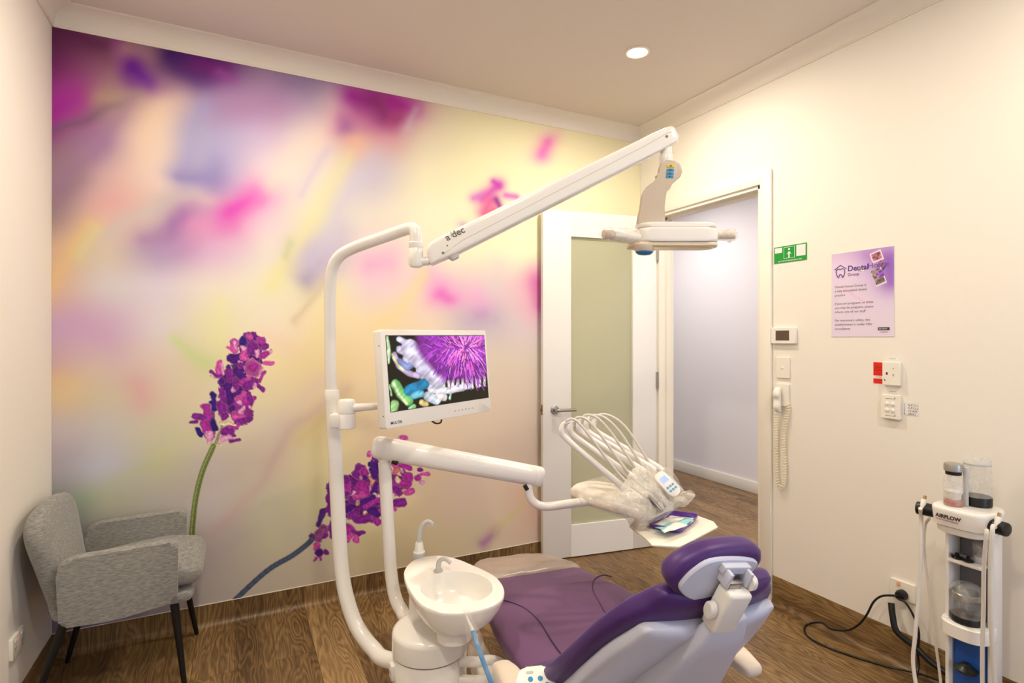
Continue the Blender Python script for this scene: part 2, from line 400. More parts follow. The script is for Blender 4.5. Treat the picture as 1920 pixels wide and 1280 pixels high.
# wall behind the photographer with its window opening
bm = B(); wx0, wx1, wz0, wz1 = -.25, 2.05, .55, 2.15
box(bm, (XL, YF-.1, 0), (wx0, YF, ZC)); box(bm, (wx1, YF-.1, 0), (XR, YF, ZC)); box(bm, (wx0, YF-.1, 0), (wx1, YF, wz0)); box(bm, (wx0, YF-.1, wz1), (wx1, YF, ZC))
struct('wall_front', bm, M_wall, flat=True)
bm = B(); f = .05
box(bm, (wx0, YF-.08, wz0), (wx1, YF-.03, wz0+f), .004); box(bm, (wx0, YF-.08, wz1-f), (wx1, YF-.03, wz1), .004)
for x in (wx0, (wx0+wx1)/2-f/2, wx1-f): box(bm, (x, YF-.08, wz0+f), (x+f, YF-.03, wz1-f), .004)
struct('window_1', bm, M_trim)
# hallway
HX = 3.93
bm = B(); box(bm, (HX, YF, 0), (HX+.1, 4.29, ZC)); struct('wall_hall', bm, M_hall, flat=True)
bm = B(); box(bm, (4.75, 4.2, 0), (4.85, 7.1, ZC)); struct('wall_hall_far', bm, M_hall, flat=True)
bm = B(); box(bm, (XR+WT, 7.0, 0), (5.1, 7.1, ZC)); box(bm, (XR+WT, YF-.1, 0), (HX+.1, YF, ZC)); struct('wall_hall_end', bm, M_hall, flat=True)
bm = B(); box(bm, (HX-.014, YF, 0), (HX, 4.29, .1), .004); struct('baseboard_hall', bm, M_trim)
bm = B(); box(bm, (4.736, 4.3, 0), (4.75, 7, .1), .004); struct('baseboard_hall_far', bm, M_trim)
# cornices: scooped plaster profile swept along the walls
def cornice(name, A, Bp, inward, z0=2.59, c=.08):
    A, Bp = Vector(A), Vector(Bp); n = Vector(inward)
    prof = [(0, 0), (.006, 0), (.006, .008)]
    for i in range(9):
        t = radians(90*i/8); prof.append((.008+(c-.016)*(1-cos(t)), .008+(c-.016)*sin(t)))
    prof += [(c-.006, c-.008), (c, c-.006), (c, c), (0, c)]
    bm = B(); loft(bm, [[P+n*u+UP*(z0-0+v) for u, v in prof] for P in (A, Bp)])
    return struct(name, bm, M_corn, ang=20)
cornice('trim_1', (XL, YB, 0), (XR, YB, 0), (0, -1, 0)); cornice('trim_2', (XR, YF, 0), (XR, YB, 0), (-1, 0, 0))
cornice('trim_3', (XL, YF, 0), (XL, YB, 0), (1, 0, 0))
# coved vinyl skirting
def skirt(name, A, Bp, inward, h, m):
    A, Bp = Vector(A), Vector(Bp); n = Vector(inward); r = .028
    prof = [(0, h), (.0025, h), (.0025, r)]
    for i in range(1, 7):
        t = radians(90*i/6); prof.append((.0025+r*(1-cos(t)), r*(1-sin(t))+.0006))
    prof += [(.0, .0006)]
    bm = B(); loft(bm, [[P+n*u+UP*v for u, v in prof] for P in (A, Bp)])
    return struct(name, bm, m, ang=50)
skirt('baseboard_back', (XL, YB, 0), (XR, YB, 0), (0, -1, 0), .10, M_skA)
skirt('baseboard_right', (XR, YF, 0), (XR, DY0-.065, 0), (-1, 0, 0), .138, M_skB)
skirt('baseboard_left', (XL, YF, 0), (XL, YB, 0), (1, 0, 0), .10, M_skB)
bm = B(); box(bm, (XL+.001, YB-.004, .0995), (XR-.001, YB, .1025)); struct('trim_5', bm, M_trim, flat=True)
# door frame: lining, stop and architraves
bm = B(); a = .065
for y0, y1 in ((DY0-a, DY0), (DY1, DY1+a)): box(bm, (XR-.016, y0, 0), (XR, y1, DZ+a), .004); box(bm, (XR+WT, y0, 0), (XR+WT+.016, y1, DZ+a), .004)
box(bm, (XR-.016, DY0, DZ), (XR, DY1, DZ+a), .004); box(bm, (XR+WT, DY0, DZ), (XR+WT+.016, DY1, DZ+a), .004)
box(bm, (XR-.004, DY0-.001, 0), (XR+WT+.004, DY0+.018, DZ)); box(bm, (XR-.004, DY1-.018, 0), (XR+WT+.004, DY1+.001, DZ)); box(bm, (XR-.004, DY0, DZ-.018), (XR+WT+.004, DY1, DZ+.001))
box(bm, (XR+.05, DY0+.018, 0), (XR+.085, DY0+.03, DZ-.018)); box(bm, (XR+.05, DY0+.018, DZ-.03), (XR+.085, DY1-.018, DZ-.018)); box(bm, (XR+.05, DY1-.03, 0), (XR+.085, DY1-.018, DZ-.018))
fr = struct('trim_4', bm, M_trim)
bm = B(); box(bm, (XR+.01, DY0+.0175, .95), (XR+.035, DY0+.0205, 1.02), .0008); obj('strike_plate', bm, M_steel, fr)
# door leaf standing open
HG = Vector((2.375, 2.69, 0)); ED = Vector((1.616, 2.808, 0)); ux = (HG-ED).normalized(); LW = (HG-ED).length-.004
un = ux.cross(UP).normalized()      # towards room
if un.dot(-FW) < 0: un = -un
MD = frame(ux, UP, un, ED)          # local x along leaf, y up, z out of face
def leaf(px, py):
    p = MD.inverted() @ hit(px, py, ED, un); return p.x, p.y
door = empty('door_1', ED+ux*LW/2-un*.02, 0); tag(door, kind='structure')
gl, gt = leaf(1071, 443); gr, _ = leaf(1187, 450); _, gb = leaf(1071, 985)
LT = 2.07; th = .038
bm = B()
box(bm, (0, .008, -th), (gl, LT, 0), .0015, MD); box(bm, (gr, .008, -th), (LW, LT, 0), .0015, MD)
box(bm, (gl, .008, -th), (gr, gb, 0), 0, MD); box(bm, (gl, gt, -th), (gr, LT, 0), 0, MD)
obj('door_panel', bm, M_door, door)
bm = B(); box(bm, (gl-.004, gb-.004, -th/2-.003), (gr+.004, gt+.004, -th/2+.003), 0, MD); obj('glass_pane', bm, M_frost, door, flat=True)
hx, hy = leaf(1040, 768)
bm = B(); M = MD @ Matrix.Translation((hx, hy, 0)); lathe(bm, [(.026, 0), (.026, .006), (.023, .009), (.011, .010), (.010, .045), (.009, .047)], (0, 0, 0), 32, M)
tube(bm, [M @ Vector(p) for p in ((0, 0, .040), (.012, 0, .044), (.04, 0, .045), (.118, 0, .045))], [.010, .010, .0085, .0085], 16, 4)
obj('door_handle', bm, M_steel, door)
bm = B(); box(bm, (-.0015, hy-.03, -th+.008), (.0015, hy+.03, -.008), 0, MD); box(bm, (-.009, hy-.008, -th/2-.007), (0, hy+.008, -th/2+.007), .001, MD); obj('latch', bm, mat('brass', (150, 120, 60), .35, metal=1), door)
for z in (.25, 1.05, 1.85):
    bm = B(); tube(bm, [MD @ Vector((LW+.003, z-.05, .004)), MD @ Vector((LW+.003, z+.05, .004))], .006, 12); obj('hinge', bm, M_steel, door)

# ------------------------------------------------------------------ mural
def axis_grid(lo, hi, dense, fine, coarse):
    out = [lo]; 
    while out[-1] < hi-1e-6:
        v = out[-1]; step = fine if any(a-.01 <= v <= b for a, b in dense) else coarse
        out.append(min(v+step, hi))
    return np.array(out)
gx = axis_grid(XL+.001, XR-.001, [(-.30, .98)], .0034, .0085)
gz = axis_grid(.1005, 2.592, [(.10, 1.35)], .0034, .0085)
GX, GZ = np.meshgrid(gx, gz)
def proj(X, Y, Z):
    lat = X*RT.x+Y*RT.y; d = X*FW.x+Y*FW.y
    return 960+lat/d*FPX, 633-(Z-CAM.z)/d*FPX
UX, UY = proj(GX, YB, GZ)
cols = [97, 200, 300, 400, 500, 600, 700, 800, 900, 1000, 1200]
rows = [50, 120, 190, 260, 330, 400, 470, 540, 610, 680, 740, 800, 870, 940, 1010, 1080, 1160]
T = """92,35,78 150,95,120 130,80,120 110,40,130 150,110,150 120,100,150 150,50,130 215,190,165 225,205,170 230,212,170 232,215,175
120,40,100 165,115,130 160,110,130 110,50,120 150,120,155 125,105,150 160,50,130 220,200,172 232,215,175 236,218,175 236,218,178
165,60,140 178,142,130 215,175,160 175,135,185 180,138,185 170,145,185 180,90,150 226,206,178 234,218,178 236,220,178 238,220,180
150,110,130 165,125,165 243,212,188 175,165,210 203,178,213 224,204,206 212,160,165 230,214,186 238,225,182 236,222,180 238,222,182
160,130,140 200,165,175 236,210,198 163,153,203 222,203,222 230,214,208 202,190,206 238,226,192 240,228,186 240,226,186 240,228,188
165,135,140 224,180,178 208,184,176 198,165,192 235,202,216 226,220,190 226,214,204 240,230,202 242,230,192 245,232,192 245,232,192
215,175,150 214,194,176 178,152,190 216,182,215 226,215,210 196,182,198 234,212,208 240,226,200 241,229,196 244,234,196 240,228,190
226,186,150 214,204,205 220,205,220 234,220,210 234,225,202 234,224,178 232,210,212 236,208,212 226,202,204 228,190,198 225,190,190
206,168,195 214,182,205 224,210,215 234,225,185 240,226,206 244,220,186 244,220,176 240,214,192 210,195,202 222,202,206 220,200,190
210,170,182 220,190,190 226,206,190 226,216,176 244,225,182 240,216,168 242,214,172 238,212,182 228,208,190 225,206,192 220,200,185
224,190,152 216,200,172 226,206,180 230,215,186 236,220,182 236,211,166 240,214,176 236,210,184 232,208,186 226,204,188 215,195,180
206,186,190 210,200,195 216,206,176 226,212,186 226,210,190 235,214,162 236,210,178 234,208,184 230,206,184 222,200,182 210,190,175
182,167,176 200,195,205 206,200,168 211,196,190 216,196,181 226,210,162 232,206,170 232,206,182 230,204,182 220,194,178 205,185,170
152,152,150 195,190,162 200,190,180 206,191,190 206,196,176 216,206,162 228,206,162 230,206,176 228,204,182 222,188,168 200,180,165
150,140,150 180,170,165 190,176,172 201,187,182 206,196,172 206,192,170 222,206,160 226,206,170 222,204,172 220,190,172 195,175,160
150,125,160 160,135,165 180,165,170 198,186,180 202,190,176 204,188,170 215,196,162 220,202,168 218,200,168 214,190,168 195,175,160
140,118,150 150,130,158 175,160,165 195,182,178 200,188,175 202,186,170 212,194,162 216,198,166 214,196,166 210,188,166 195,175,160"""
G = np.array([[[float(v) for v in c.split(',')] for c in r.split()] for r in T.split('\n')])
ix = np.interp(UX, cols, np.arange(len(cols))); iy = np.interp(UY, rows, np.arange(len(rows)))
x0 = np.clip(np.floor(ix).astype(int), 0, len(cols)-2); y0 = np.clip(np.floor(iy).astype(int), 0, len(rows)-2)
fx = (ix-x0); fy = (iy-y0); fx = (fx*fx*(3-2*fx)*.6+fx*.4)[..., None]; fy = (fy*fy*(3-2*fy)*.6+fy*.4)[..., None]
C = (G[y0, x0]*(1-fx)+G[y0, x0+1]*fx)*(1-fy)+(G[y0+1, x0]*(1-fx)+G[y0+1, x0+1]*fx)*fy
SOFT = [
 ([(100, 60), (190, 85)], 25, (98, 32, 78), .8), ([(98, 205), (135, 190)], 30, (175, 38, 160), .85), ([(98, 250), (105, 210)], 14, (165, 30, 150), .6),
 ([(218, 80), (228, 112)], 10, (150, 50, 150), .7), ([(240, 100), (300, 105)], 16, (205, 165, 135), .7), ([(250, 150), (305, 158)], 13, (115, 55, 130), .6),
 ([(253, 128), (282, 150)], 16, (92, 0, 150), 1), ([(325, 100), (370, 132)], 23, (48, 4, 98), 1), ([(340, 120), (380, 128)], 16, (60, 4, 100), .9), ([(380, 118), (405, 134)], 15, (105, 5, 112), .85), ([(405, 135), (432, 150)], 8, (160, 60, 160), .6),
 ([(98, 258), (190, 215), (262, 172)], 6, (112, 82, 112), .6), ([(200, 190), (260, 180)], 12, (190, 160, 125), .45),
 ([(105, 355), (190, 280), (250, 195)], 13, (148, 102, 160), .5), ([(98, 380), (150, 330)], 16, (150, 115, 130), .5),
 ([(285, 265), (312, 195)], 36, (248, 216, 188), .7), ([(240, 335), (275, 285)], 28, (238, 204, 185), .5),
 ([(378, 200), (350, 310)], 25, (162, 156, 208), .75), ([(335, 330), (398, 335)], 17, (140, 128, 190), .75),
 ([(440, 190), (520, 200)], 26, (180, 130, 180), .45), ([(540, 160), (600, 170)], 18, (138, 112, 160), .5),
 ([(195, 440), (240, 405), (300, 385), (360, 374), (420, 378)], 11, (206, 192, 188), .9), ([(205, 372), (225, 365)], 26, (228, 158, 158), .5),
 ([(330, 425), (348, 416)], 20, (120, 80, 165), .85), ([(270, 445), (330, 430)], 14, (168, 118, 172), .6), ([(335, 455), (300, 470)], 15, (185, 155, 200), .5),
 ([(370, 430), (440, 422)], 24, (226, 140, 192), .75), ([(440, 392), (480, 370)], 21, (222, 62, 188), .95), ([(484, 366), (486, 376)], 10, (226, 70, 205), .6),
 ([(98, 540), (130, 470), (165, 420)], 14, (238, 192, 122), .55), ([(150, 480), (176, 430)], 10, (220, 216, 150), .5),
 ([(630, 200), (560, 290), (505, 350)], 26, (238, 214, 200), .75), ([(612, 285), (560, 370)], 8, (200, 185, 215), .55),
 ([(660, 290), (600, 395), (540, 490), (505, 530)], 13, (232, 222, 158), .8), ([(548, 455), (540, 480)], 6, (186, 192, 140), .5),
 ([(600, 490), (572, 525)], 15, (150, 130, 180), .75), ([(645, 430), (620, 490)], 14, (190, 178, 205), .5), ([(640, 470), (560, 600)], 5, (205, 178, 150), .5), ([(620, 560), (600, 640)], 16, (240, 222, 160), .5),
 ([(650, 222), (722, 222)], 24, (205, 118, 165), .85), ([(664, 172), (690, 184)], 15, (165, 32, 150), .95), ([(730, 190), (764, 197)], 19, (175, 28, 150), .96), ([(698, 186), (716, 214)], 13, (140, 42, 112), .8),
 ([(738, 224), (746, 220)], 11, (165, 50, 110), .7), ([(655, 240), (660, 243)], 11, (150, 80, 165), .75), ([(672, 268), (680, 288)], 15, (246, 178, 138), .75), ([(718, 262), (728, 268)], 13, (226, 152, 165), .5),
 ([(694, 305), (645, 380), (590, 490)], 22, (202, 190, 216), .7), ([(775, 200), (762, 240)], 8, (215, 190, 200), .6),
 ([(690, 500), (724, 494)], 18, (240, 154, 205), .85), ([(740, 470), (700, 530)], 26, (236, 195, 215), .45),
 ([(812, 515), (826, 530)], 17, (240, 168, 216), .65), ([(832, 548), (846, 560)], 14, (234, 105, 200), .9), ([(893, 562), (907, 578)], 18, (242, 166, 216), .75), ([(890, 590), (902, 588)], 8, (200, 130, 200), .7),
 ([(878, 606), (926, 596)], 17, (190, 175, 198), .65), ([(930, 500), (936, 540)], 14, (216, 202, 205), .5), ([(800, 510), (745, 590), (715, 618)], 8, (242, 216, 150), .65), ([(770, 560), (720, 610)], 22, (244, 214, 170), .4),
 ([(1008, 530), (1015, 565)], 15, (216, 88, 168), .85), ([(985, 560), (1000, 590)], 16, (238, 190, 200), .5),
 ([(1017, 286), (1025, 262)], 10, (235, 106, 190), .9), ([(865, 420), (868, 424)], 6, (170, 140, 190), .6),
 ([(140, 600), (195, 628)], 34, (205, 155, 200), .6), ([(258, 722), (264, 740)], 20, (226, 160, 170), .6), ([(108, 720), (130, 725)], 18, (240, 190, 122), .5), ([(120, 745), (180, 700)], 25, (228, 205, 165), .4),
 ([(325, 640), (392, 682)], 9, (204, 220, 148), .7), ([(410, 560), (412, 640)], 13, (236, 231, 168), .5), ([(500, 625), (540, 640)], 14, (246, 208, 190), .4),
 ([(640, 730), (540, 815), (480, 905), (395, 1005)], 9, (206, 172, 168), .55), ([(600, 720), (520, 800)], 14, (220, 195, 205), .35), ([(640, 745), (560, 830)], 7, (216, 196, 130), .4),
 ([(300, 860), (220, 900), (150, 945)], 11, (194, 196, 150), .5), ([(150, 950), (160, 940)], 15, (150, 178, 150), .45), ([(175, 880), (190, 870)], 25, (206, 202, 216), .5),
 ([(390, 790), (300, 850)], 14, (214, 210, 160), .4), ([(370, 1070), (440, 1010)], 18, (190, 170, 178), .4), ([(520, 1010), (500, 960)], 20, (214, 206, 170), .4),
 ([(904, 1022), (930, 1002)], 6, (180, 112, 172), .75), ([(930, 1002), (985, 948), (1012, 890)], 5, (214, 200, 138), .65), ([(985, 940), (1000, 980)], 16, (228, 178, 155), .5), ([(850, 950), (880, 900)], 20, (232, 200, 195), .3),
]
WX = UX+(vnoise(UX, UY, 60, 5)-.5)*20+(vnoise(UX, UY, 23, 6)-.5)*4; WY = UY+(vnoise(UX, UY, 60, 7)-.5)*20+(vnoise(UX, UY, 23, 8)-.5)*4
for pts, wd, col, a in SOFT: soft(C, WX, WY, pts, wd, col, a)
PWX = UX+(vnoise(UX, UY, 11, 15)-.5)*7; PWY = UY+(vnoise(UX, UY, 11, 16)-.5)*7
TX = vnoise(UX, UY, 3.2, 1)*.6+vnoise(UX, UY, 1.6, 2)*.4
for x0_, y0_, x1_, y1_, w_, c_ in [(905, 372, 936, 346, 9, (196, 60, 180)), (888, 371, 905, 366, 7, (205, 110, 195)), (925, 340, 936, 350, 5, (190, 50, 175)), (948, 366, 968, 369, 5, (228, 82, 190)), (908, 398, 920, 376, 11, (226, 82, 150)), (930, 374, 936, 386, 5, (125, 30, 140)), (915, 405, 925, 395, 8, (225, 80, 130))]:
    soft(C, UX, UY, [(x0_, y0_), (x1_, y1_)], w_*.8, c_, .85)
# stems
st1 = [(v.x, v.y) for v in smooth([(432, 1132, 0), (500, 1070, 0), (548, 1041, 0), (578, 1018, 0), (586, 1008, 0)], 6)]
st2 = [(v.x, v.y) for v in smooth([(400, 836, 0), (379, 885, 0), (366, 940, 0), (360, 1000, 0), (358, 1060, 0)], 6)]
for p, q in zip(st1, st1[1:]): hard(C, UX, UY, *p, *q, 4.6, (82, 94, 128), rim=0, edge=2)
for p, q in zip(st2, st2[1:]):
    hard(C, UX, UY, *p, *q, 4.8, (118, 138, 62), rim=0, edge=2); pass
for p, q in zip(st2, st2[1:]): hard(C, UX, UY, p[0]-1.6, p[1], q[0]-1.6, q[1], 1.2, (176, 188, 110), rim=0, edge=2)
Dk, Pu, Mg, Kp, Lp, Bl, Cr = (76, 16, 132), (132, 28, 152), (182, 38, 168), (218, 72, 180), (238, 160, 214), (44, 22, 132), (240, 216, 172)
F1 = [(460,330,520,330,50,Dk),(600,300,700,290,62,Dk),(500,450,560,500,62,Dk),(400,590,420,720,75,Dk),(555,120,555,190,25,Bl),(620,110,640,170,36,Pu),(630,112,632,114,25,Kp),(740,150,740,190,36,Pu),(740,150,742,152,28,Mg),(650,200,660,250,52,Pu),(770,210,772,212,35,Pu),
 (770,300,790,290,30,Mg),(480,180,470,230,40,Kp),(490,170,495,230,12,Lp),(400,220,440,250,15,Kp),(570,280,580,320,32,Kp),(570,230,572,232,24,Lp),(710,260,715,290,20,Lp),(780,370,860,375,17,Kp),(830,270,835,262,20,Lp),
 (660,420,662,422,92,Lp),(660,420,662,422,80,Kp),(668,410,660,420,56,Mg),(530,380,532,390,24,Lp),(530,410,532,412,30,Pu),(330,385,335,490,28,Kp),(364,390,362,490,11,Lp),(240,475,330,500,19,Pu),(225,516,330,520,6,Lp),(410,450,420,540,30,Pu),(410,420,412,422,18,Dk),(340,550,342,552,30,Dk),
 (480,560,500,610,34,Pu),(460,640,462,642,22,Lp),(600,540,560,580,30,Mg),(620,520,622,522,18,Kp),(600,620,690,560,34,Pu),(730,560,770,490,22,Mg),(720,610,780,650,17,Pu),(670,600,672,602,20,Lp),
 (560,730,600,760,74,Mg),(530,720,560,690,34,Kp),(630,690,640,780,20,Pu),(680,730,682,732,22,Mg),(630,820,632,822,16,Lp),(520,780,522,782,18,Lp),(340,640,350,690,30,Pu),(320,620,322,622,10,Lp),(265,700,280,800,30,Bl),(235,770,280,840,18,Bl),(350,790,350,850,44,Pu),(450,840,452,842,40,Dk),(370,740,372,742,28,Pu),
 (560,840,540,880,22,Lp),(370,900,372,902,34,Pu),(470,900,560,920,28,Kp),(500,960,630,945,27,Pu),(510,990,512,992,25,Mg),(350,970,470,1000,24,Cr),(190,820,200,950,38,Mg),(80,915,170,930,27,Pu),(50,970,110,965,15,Pu),(190,1000,220,1060,48,Mg),(105,1035,150,1090,21,Bl),(255,960,275,1030,27,Bl),
 (225,1090,230,1150,36,Lp),(230,1172,232,1174,20,Cr),(350,1000,300,1180,14,(160,142,112)),(390,1060,430,1080,48,Pu),(420,1020,500,1030,18,Mg),(370,1140,440,1130,28,Lp),(480,1090,482,1092,19,Pu),(450,1170,530,1135,14,Pu),(340,1190,342,1192,13,Cr)]
UN1 = [(640,180,640,330,120,(112,22,140)),(560,430,580,470,120,(100,20,140)),(430,560,520,700,120,(96,18,138)),(480,820,560,900,100,(150,40,160)),(220,880,230,1100,50,(140,50,150))]
for a_, b_, c_, d_, w_, cc in UN1+F1: hard(C, PWX, PWY, 350+a_/5.333, 610+b_/5.333, 350+c_/5.333, 610+d_/5.333, w_*(1.16 if w_ < 60 else 1)/5.333, cc, tex=TX, rim=.1 if w_ > 70 else .32)
F2 = [(190,780,130,900,30,(74,34,126)),(180,950,130,1020,44,(146,66,132)),(190,1000,192,1002,25,Pu),(110,1100,112,1102,30,Kp),(140,1160,142,1162,34,Dk),(100,1200,98,1225,12,Mg),(150,1200,156,1228,12,Mg),(200,1150,202,1152,25,Pu),(60,1000,80,1010,22,(80,60,120)),
 (280,560,280,760,72,Pu),(280,900,280,1000,46,Pu),(370,500,380,600,60,Pu),(400,560,402,562,40,Mg),(520,400,500,440,60,Pu),(560,420,562,422,44,Mg),(560,470,562,472,25,Dk),(520,470,522,472,22,Lp),(540,570,550,610,76,Mg),(530,620,532,622,34,Kp),(600,540,620,600,8,Lp),(460,590,440,630,9,Lp),
 (620,480,630,520,22,(225,150,120)),(650,330,660,460,36,Dk),(650,290,652,292,22,Pu),(595,250,600,252,24,Kp),(603,335,605,337,18,Bl),(625,380,627,382,14,Bl),(670,550,660,600,40,Dk),(660,630,662,632,22,Cr),(350,660,352,662,30,Dk),(360,720,360,790,34,Pu),(380,700,375,800,6,Lp),(450,660,452,662,34,Pu),(480,640,482,642,24,Kp),
 (540,700,640,650,30,Dk),(580,730,680,680,24,Mg),(420,760,450,740,44,Dk),(480,780,430,820,34,Pu),(480,850,620,840,38,Pu),(660,850,680,880,34,Mg),(620,770,690,790,38,Dk),(570,790,572,792,18,Cr),(590,800,592,802,11,(160,80,90)),(500,700,502,702,16,(225,160,120)),(360,860,370,890,14,Lp),
 (360,920,430,960,44,Mg),(450,980,545,980,23,Pu),(430,1000,415,1050,21,Kp),(480,1010,480,1060,23,Kp),(370,1010,372,1012,30,Mg),(750,450,750,600,62,Pu),(740,750,742,752,50,Mg),(750,380,752,382,40,Mg),(835,400,860,390,30,(216,112,120)),(880,350,970,370,26,Mg),(830,350,832,352,20,Kp),(920,420,922,422,25,Pu),(910,410,912,412,13,Lp),
 (960,460,962,462,42,Mg),(1050,460,1052,462,32,Mg),(1090,440,1150,435,17,Kp),(1080,510,1082,512,17,Lp),(1070,390,1072,392,17,Pu),(900,510,950,520,30,Mg),(860,480,862,482,24,Cr),(850,580,852,582,40,Pu),(920,580,922,582,19,(232,160,120)),(980,590,960,610,32,Kp),(840,700,910,700,34,Pu),(835,760,837,762,25,Kp),(830,630,832,632,11,Kp),(910,105,930,90,24,Kp),(880,100,882,102,11,Lp)]
UN2 = [(400,560,560,560,110,(110,26,140)),(420,760,640,740,90,(104,20,126)),(720,500,860,540,100,(140,40,140)),(300,700,320,760,80,(110,26,140))]
for a_, b_, c_, d_, w_, cc in UN2+F2: hard(C, PWX, PWY, 570+a_/4.923, 800+b_/4.923, 570+c_/4.923, 800+d_/4.923, w_*(1.15 if w_ < 60 else 1)/4.923, cc, tex=TX, rim=.1 if w_ > 70 else .32)
C = (C*.93+C.mean(-1, keepdims=True)*.07)*np.array([.98, 1.0, 1.0])
P = np.stack([GX, np.full_like(GX, YB-.0015), GZ], -1)
M_mural = print_mat('mural_print', .65)
MURAL_GAIN = 1.03
tag(printed('mural', P[:, ::-1], C[:, ::-1], M_mural, None, MURAL_GAIN), 'wall-wide printed mural of soft-focus purple lavender on cream behind the dental unit', 'mural')

# ------------------------------------------------------------------ ceiling downlights
for i, (x, y) in enumerate(DOWN):
    t = empty('ceiling_downlight', (x, y, ZC-.012), 0, ('round recessed white ceiling downlight glowing near the corner above the door', 'round ceiling downlight above the white tower machine', 'round ceiling downlight nearest the camera on the left', 'round ceiling downlight above the grey armchair')[i], 'ceiling light', 'recessed ceiling downlights')
    bm = B(); lathe(bm, [(.046, .011), (.058, .011), (.058, .008), (.050, .004), (.046, .006)], (x, y, ZC-.012), 40, caps=False); obj('trim_ring', bm, M_trim, t)
    bm = B(); lathe(bm, [(.0455, .0085), (.0455, .0115)], (x, y, ZC-.012), 40); obj('diffuser', bm, M_glow, t)
# ------------------------------------------------------------------ armchair in the left corner
AX, AY = -.37, 2.60
ac = empty('armchair', (AX, AY, 0), 0, 'grey heathered fabric tub armchair with black tapered legs in the left corner', 'chair')
def ringslab(bm, rings): loft(bm, rings)
bm = B()   # seat cushion, crowned, overhanging the front
slab(bm, [(-.52, 2.595, .405), (-.40, 2.595, .415), (-.25, 2.595, .425), (-.155, 2.595, .418)], [.19, .205, .21, .20], [.045, .05, .052, .045], (0, 1, 0), 4, 0, 48)
obj('seat_cushion', bm, M_fab, ac)
bm = B(); slab(bm, [(-.54, 2.595, .355), (-.35, 2.595, .345), (-.165, 2.595, .345)], [.20, .215, .205], [.028, .026, .026], (0, 1, 0), 5)
obj('seat_base', bm, M_fab, ac)
bm = B()   # back: leaning, wide at the middle, round shoulders
bu = Vector((-.20, 0, .98)).normalized(); bn_ = Vector((0, 1, 0)).cross(bu)
pillow(bm, [(-.15, .0), (.15, .0), (.172, .06), (.200, .18), (.222, .28), (.208, .34), (.15, .375), (.0, .388), (-.15, .375), (-.208, .34), (-.222, .28), (-.200, .18), (-.172, .06)],
       frame((0, 1, 0), bu, bn_, (-.545, 2.60, .335)), [(-.034, 1.3), (-.033, 1.7), (-.030, .024), (-.022, .009), (-.010, .001), (.004, .0), (.016, .002), (.026, .010), (.032, .026), (.034, 1.72), (.035, 1.3)], 6)
obj('backrest', bm, M_fab, ac)
for y, nm in ((2.392, 'near'), (2.800, 'far')):
    out = []
    for x, z, r in ((-.185, .566, .028), (-.545, .553, .05), (-.535, .325, .02), (-.375, .318, .05), (-.19, .345, .02)): out.append((x, z, r))
    # rounded outline
    pts = []; n = len(out)
    for i in range(n):
        p = Vector(out[i][:2]); a = Vector(out[i-1][:2]); b = Vector(out[(i+1) % n][:2]); r = out[i][2]
        pa = p+(a-p).normalized()*r; pb = p+(b-p).normalized()*r
        for k in range(6):
            t = k/5; q = pa*(1-t)**2+p*2*t*(1-t)+pb*t*t; pts.append((q.x, q.y))
    bm = B(); prism(bm, pts, .052, frame((1, 0, 0), (0, 0, 1), (0, -1, 0), (0, y+.026, 0)), .016, 0, 4)
    o = obj('armrest', bm, M_fab, ac)
for a, b in (((-.205, 2.425, .345), (-.168, 2.405, .004)), ((-.205, 2.765, .345), (-.150, 2.812, .004)), ((-.525, 2.43, .345), (-.628, 2.412, .004)), ((-.52, 2.77, .345), (-.605, 2.80, .004))):
    bm = B(); tube(bm, [a, b], [.0155, .0085], 16); obj('leg', bm, M_leg, ac)

# ------------------------------------------------------------------ dental unit: cuspidor column
cc_ = CF(-.25, 1.68, 0)
cu = empty('cuspidor_unit', cc_, 0, 'white enamel spittoon basin on a round support column beside the dental chair', 'spittoon')
bm = B(); lathe(bm, [(.10, 0), (.105, .004), (.105, .03), (.1115, .034), (.1115, .366), (.109, .370)], cc_, 64); obj('column', bm, M_white, cu)
bm = B(); lathe(bm, [(.109, .372), (.1135, .374), (.1135, .425), (.111, .4335), (.105, .439), (.095, .4415), (.06, .443), (.02, .4435)], cc_, 64); obj('column_lid', bm, M_white, cu)
bm = B(); lathe(bm, [(.1105, .3695), (.1105, .3725)], cc_, 64); obj('column_joint', bm, M_grey, cu)
v = CF(-.352, 1.63, .32); nrm = (v-cc_); nrm.z = 0; nrm.normalize(); sd = UP.cross(nrm)
c0 = cc_+nrm*.112+UP*.33
bm = B(); box(bm, (-.014, -.022, -.004), (.014, .022, .010), .003, frame(sd, UP, nrm, c0)); sb = obj('switch_box', bm, M_plast, cu)
bm = B(); box(bm, (-.009, -.003, .0095), (.009, .008, .0115), .001, frame(sd, UP, nrm, c0)); obj('rocker', bm, M_light, sb)
# bowl: rim outline read off the plan, tilted slightly up at the back
RIM = [(757, 1079), (764, 1060), (785, 1047), (822, 1042), (855, 1048), (883, 1059), (912, 1072), (930, 1083), (942, 1097), (946, 1110), (942, 1124), (923, 1137), (883, 1148), (832, 1150), (791, 1136), (767, 1107)]
pn = (UP*1.0-FW*.10).normalized(); p0 = CF(-.18, 1.67, .568)
rim = [hit(x, y, p0, pn) for x, y in RIM]; rim = smooth(rim, 4, True)
inn = [hit(856+68*cos(2*pi*k/64+pi), 1104+31*sin(2*pi*k/64+pi), p0-UP*.004, pn) for k in range(64)]
cR = sum(rim, Vector())/64; cI = sum(inn, Vector())/64
nk = CF(-.168, 1.60, .45)
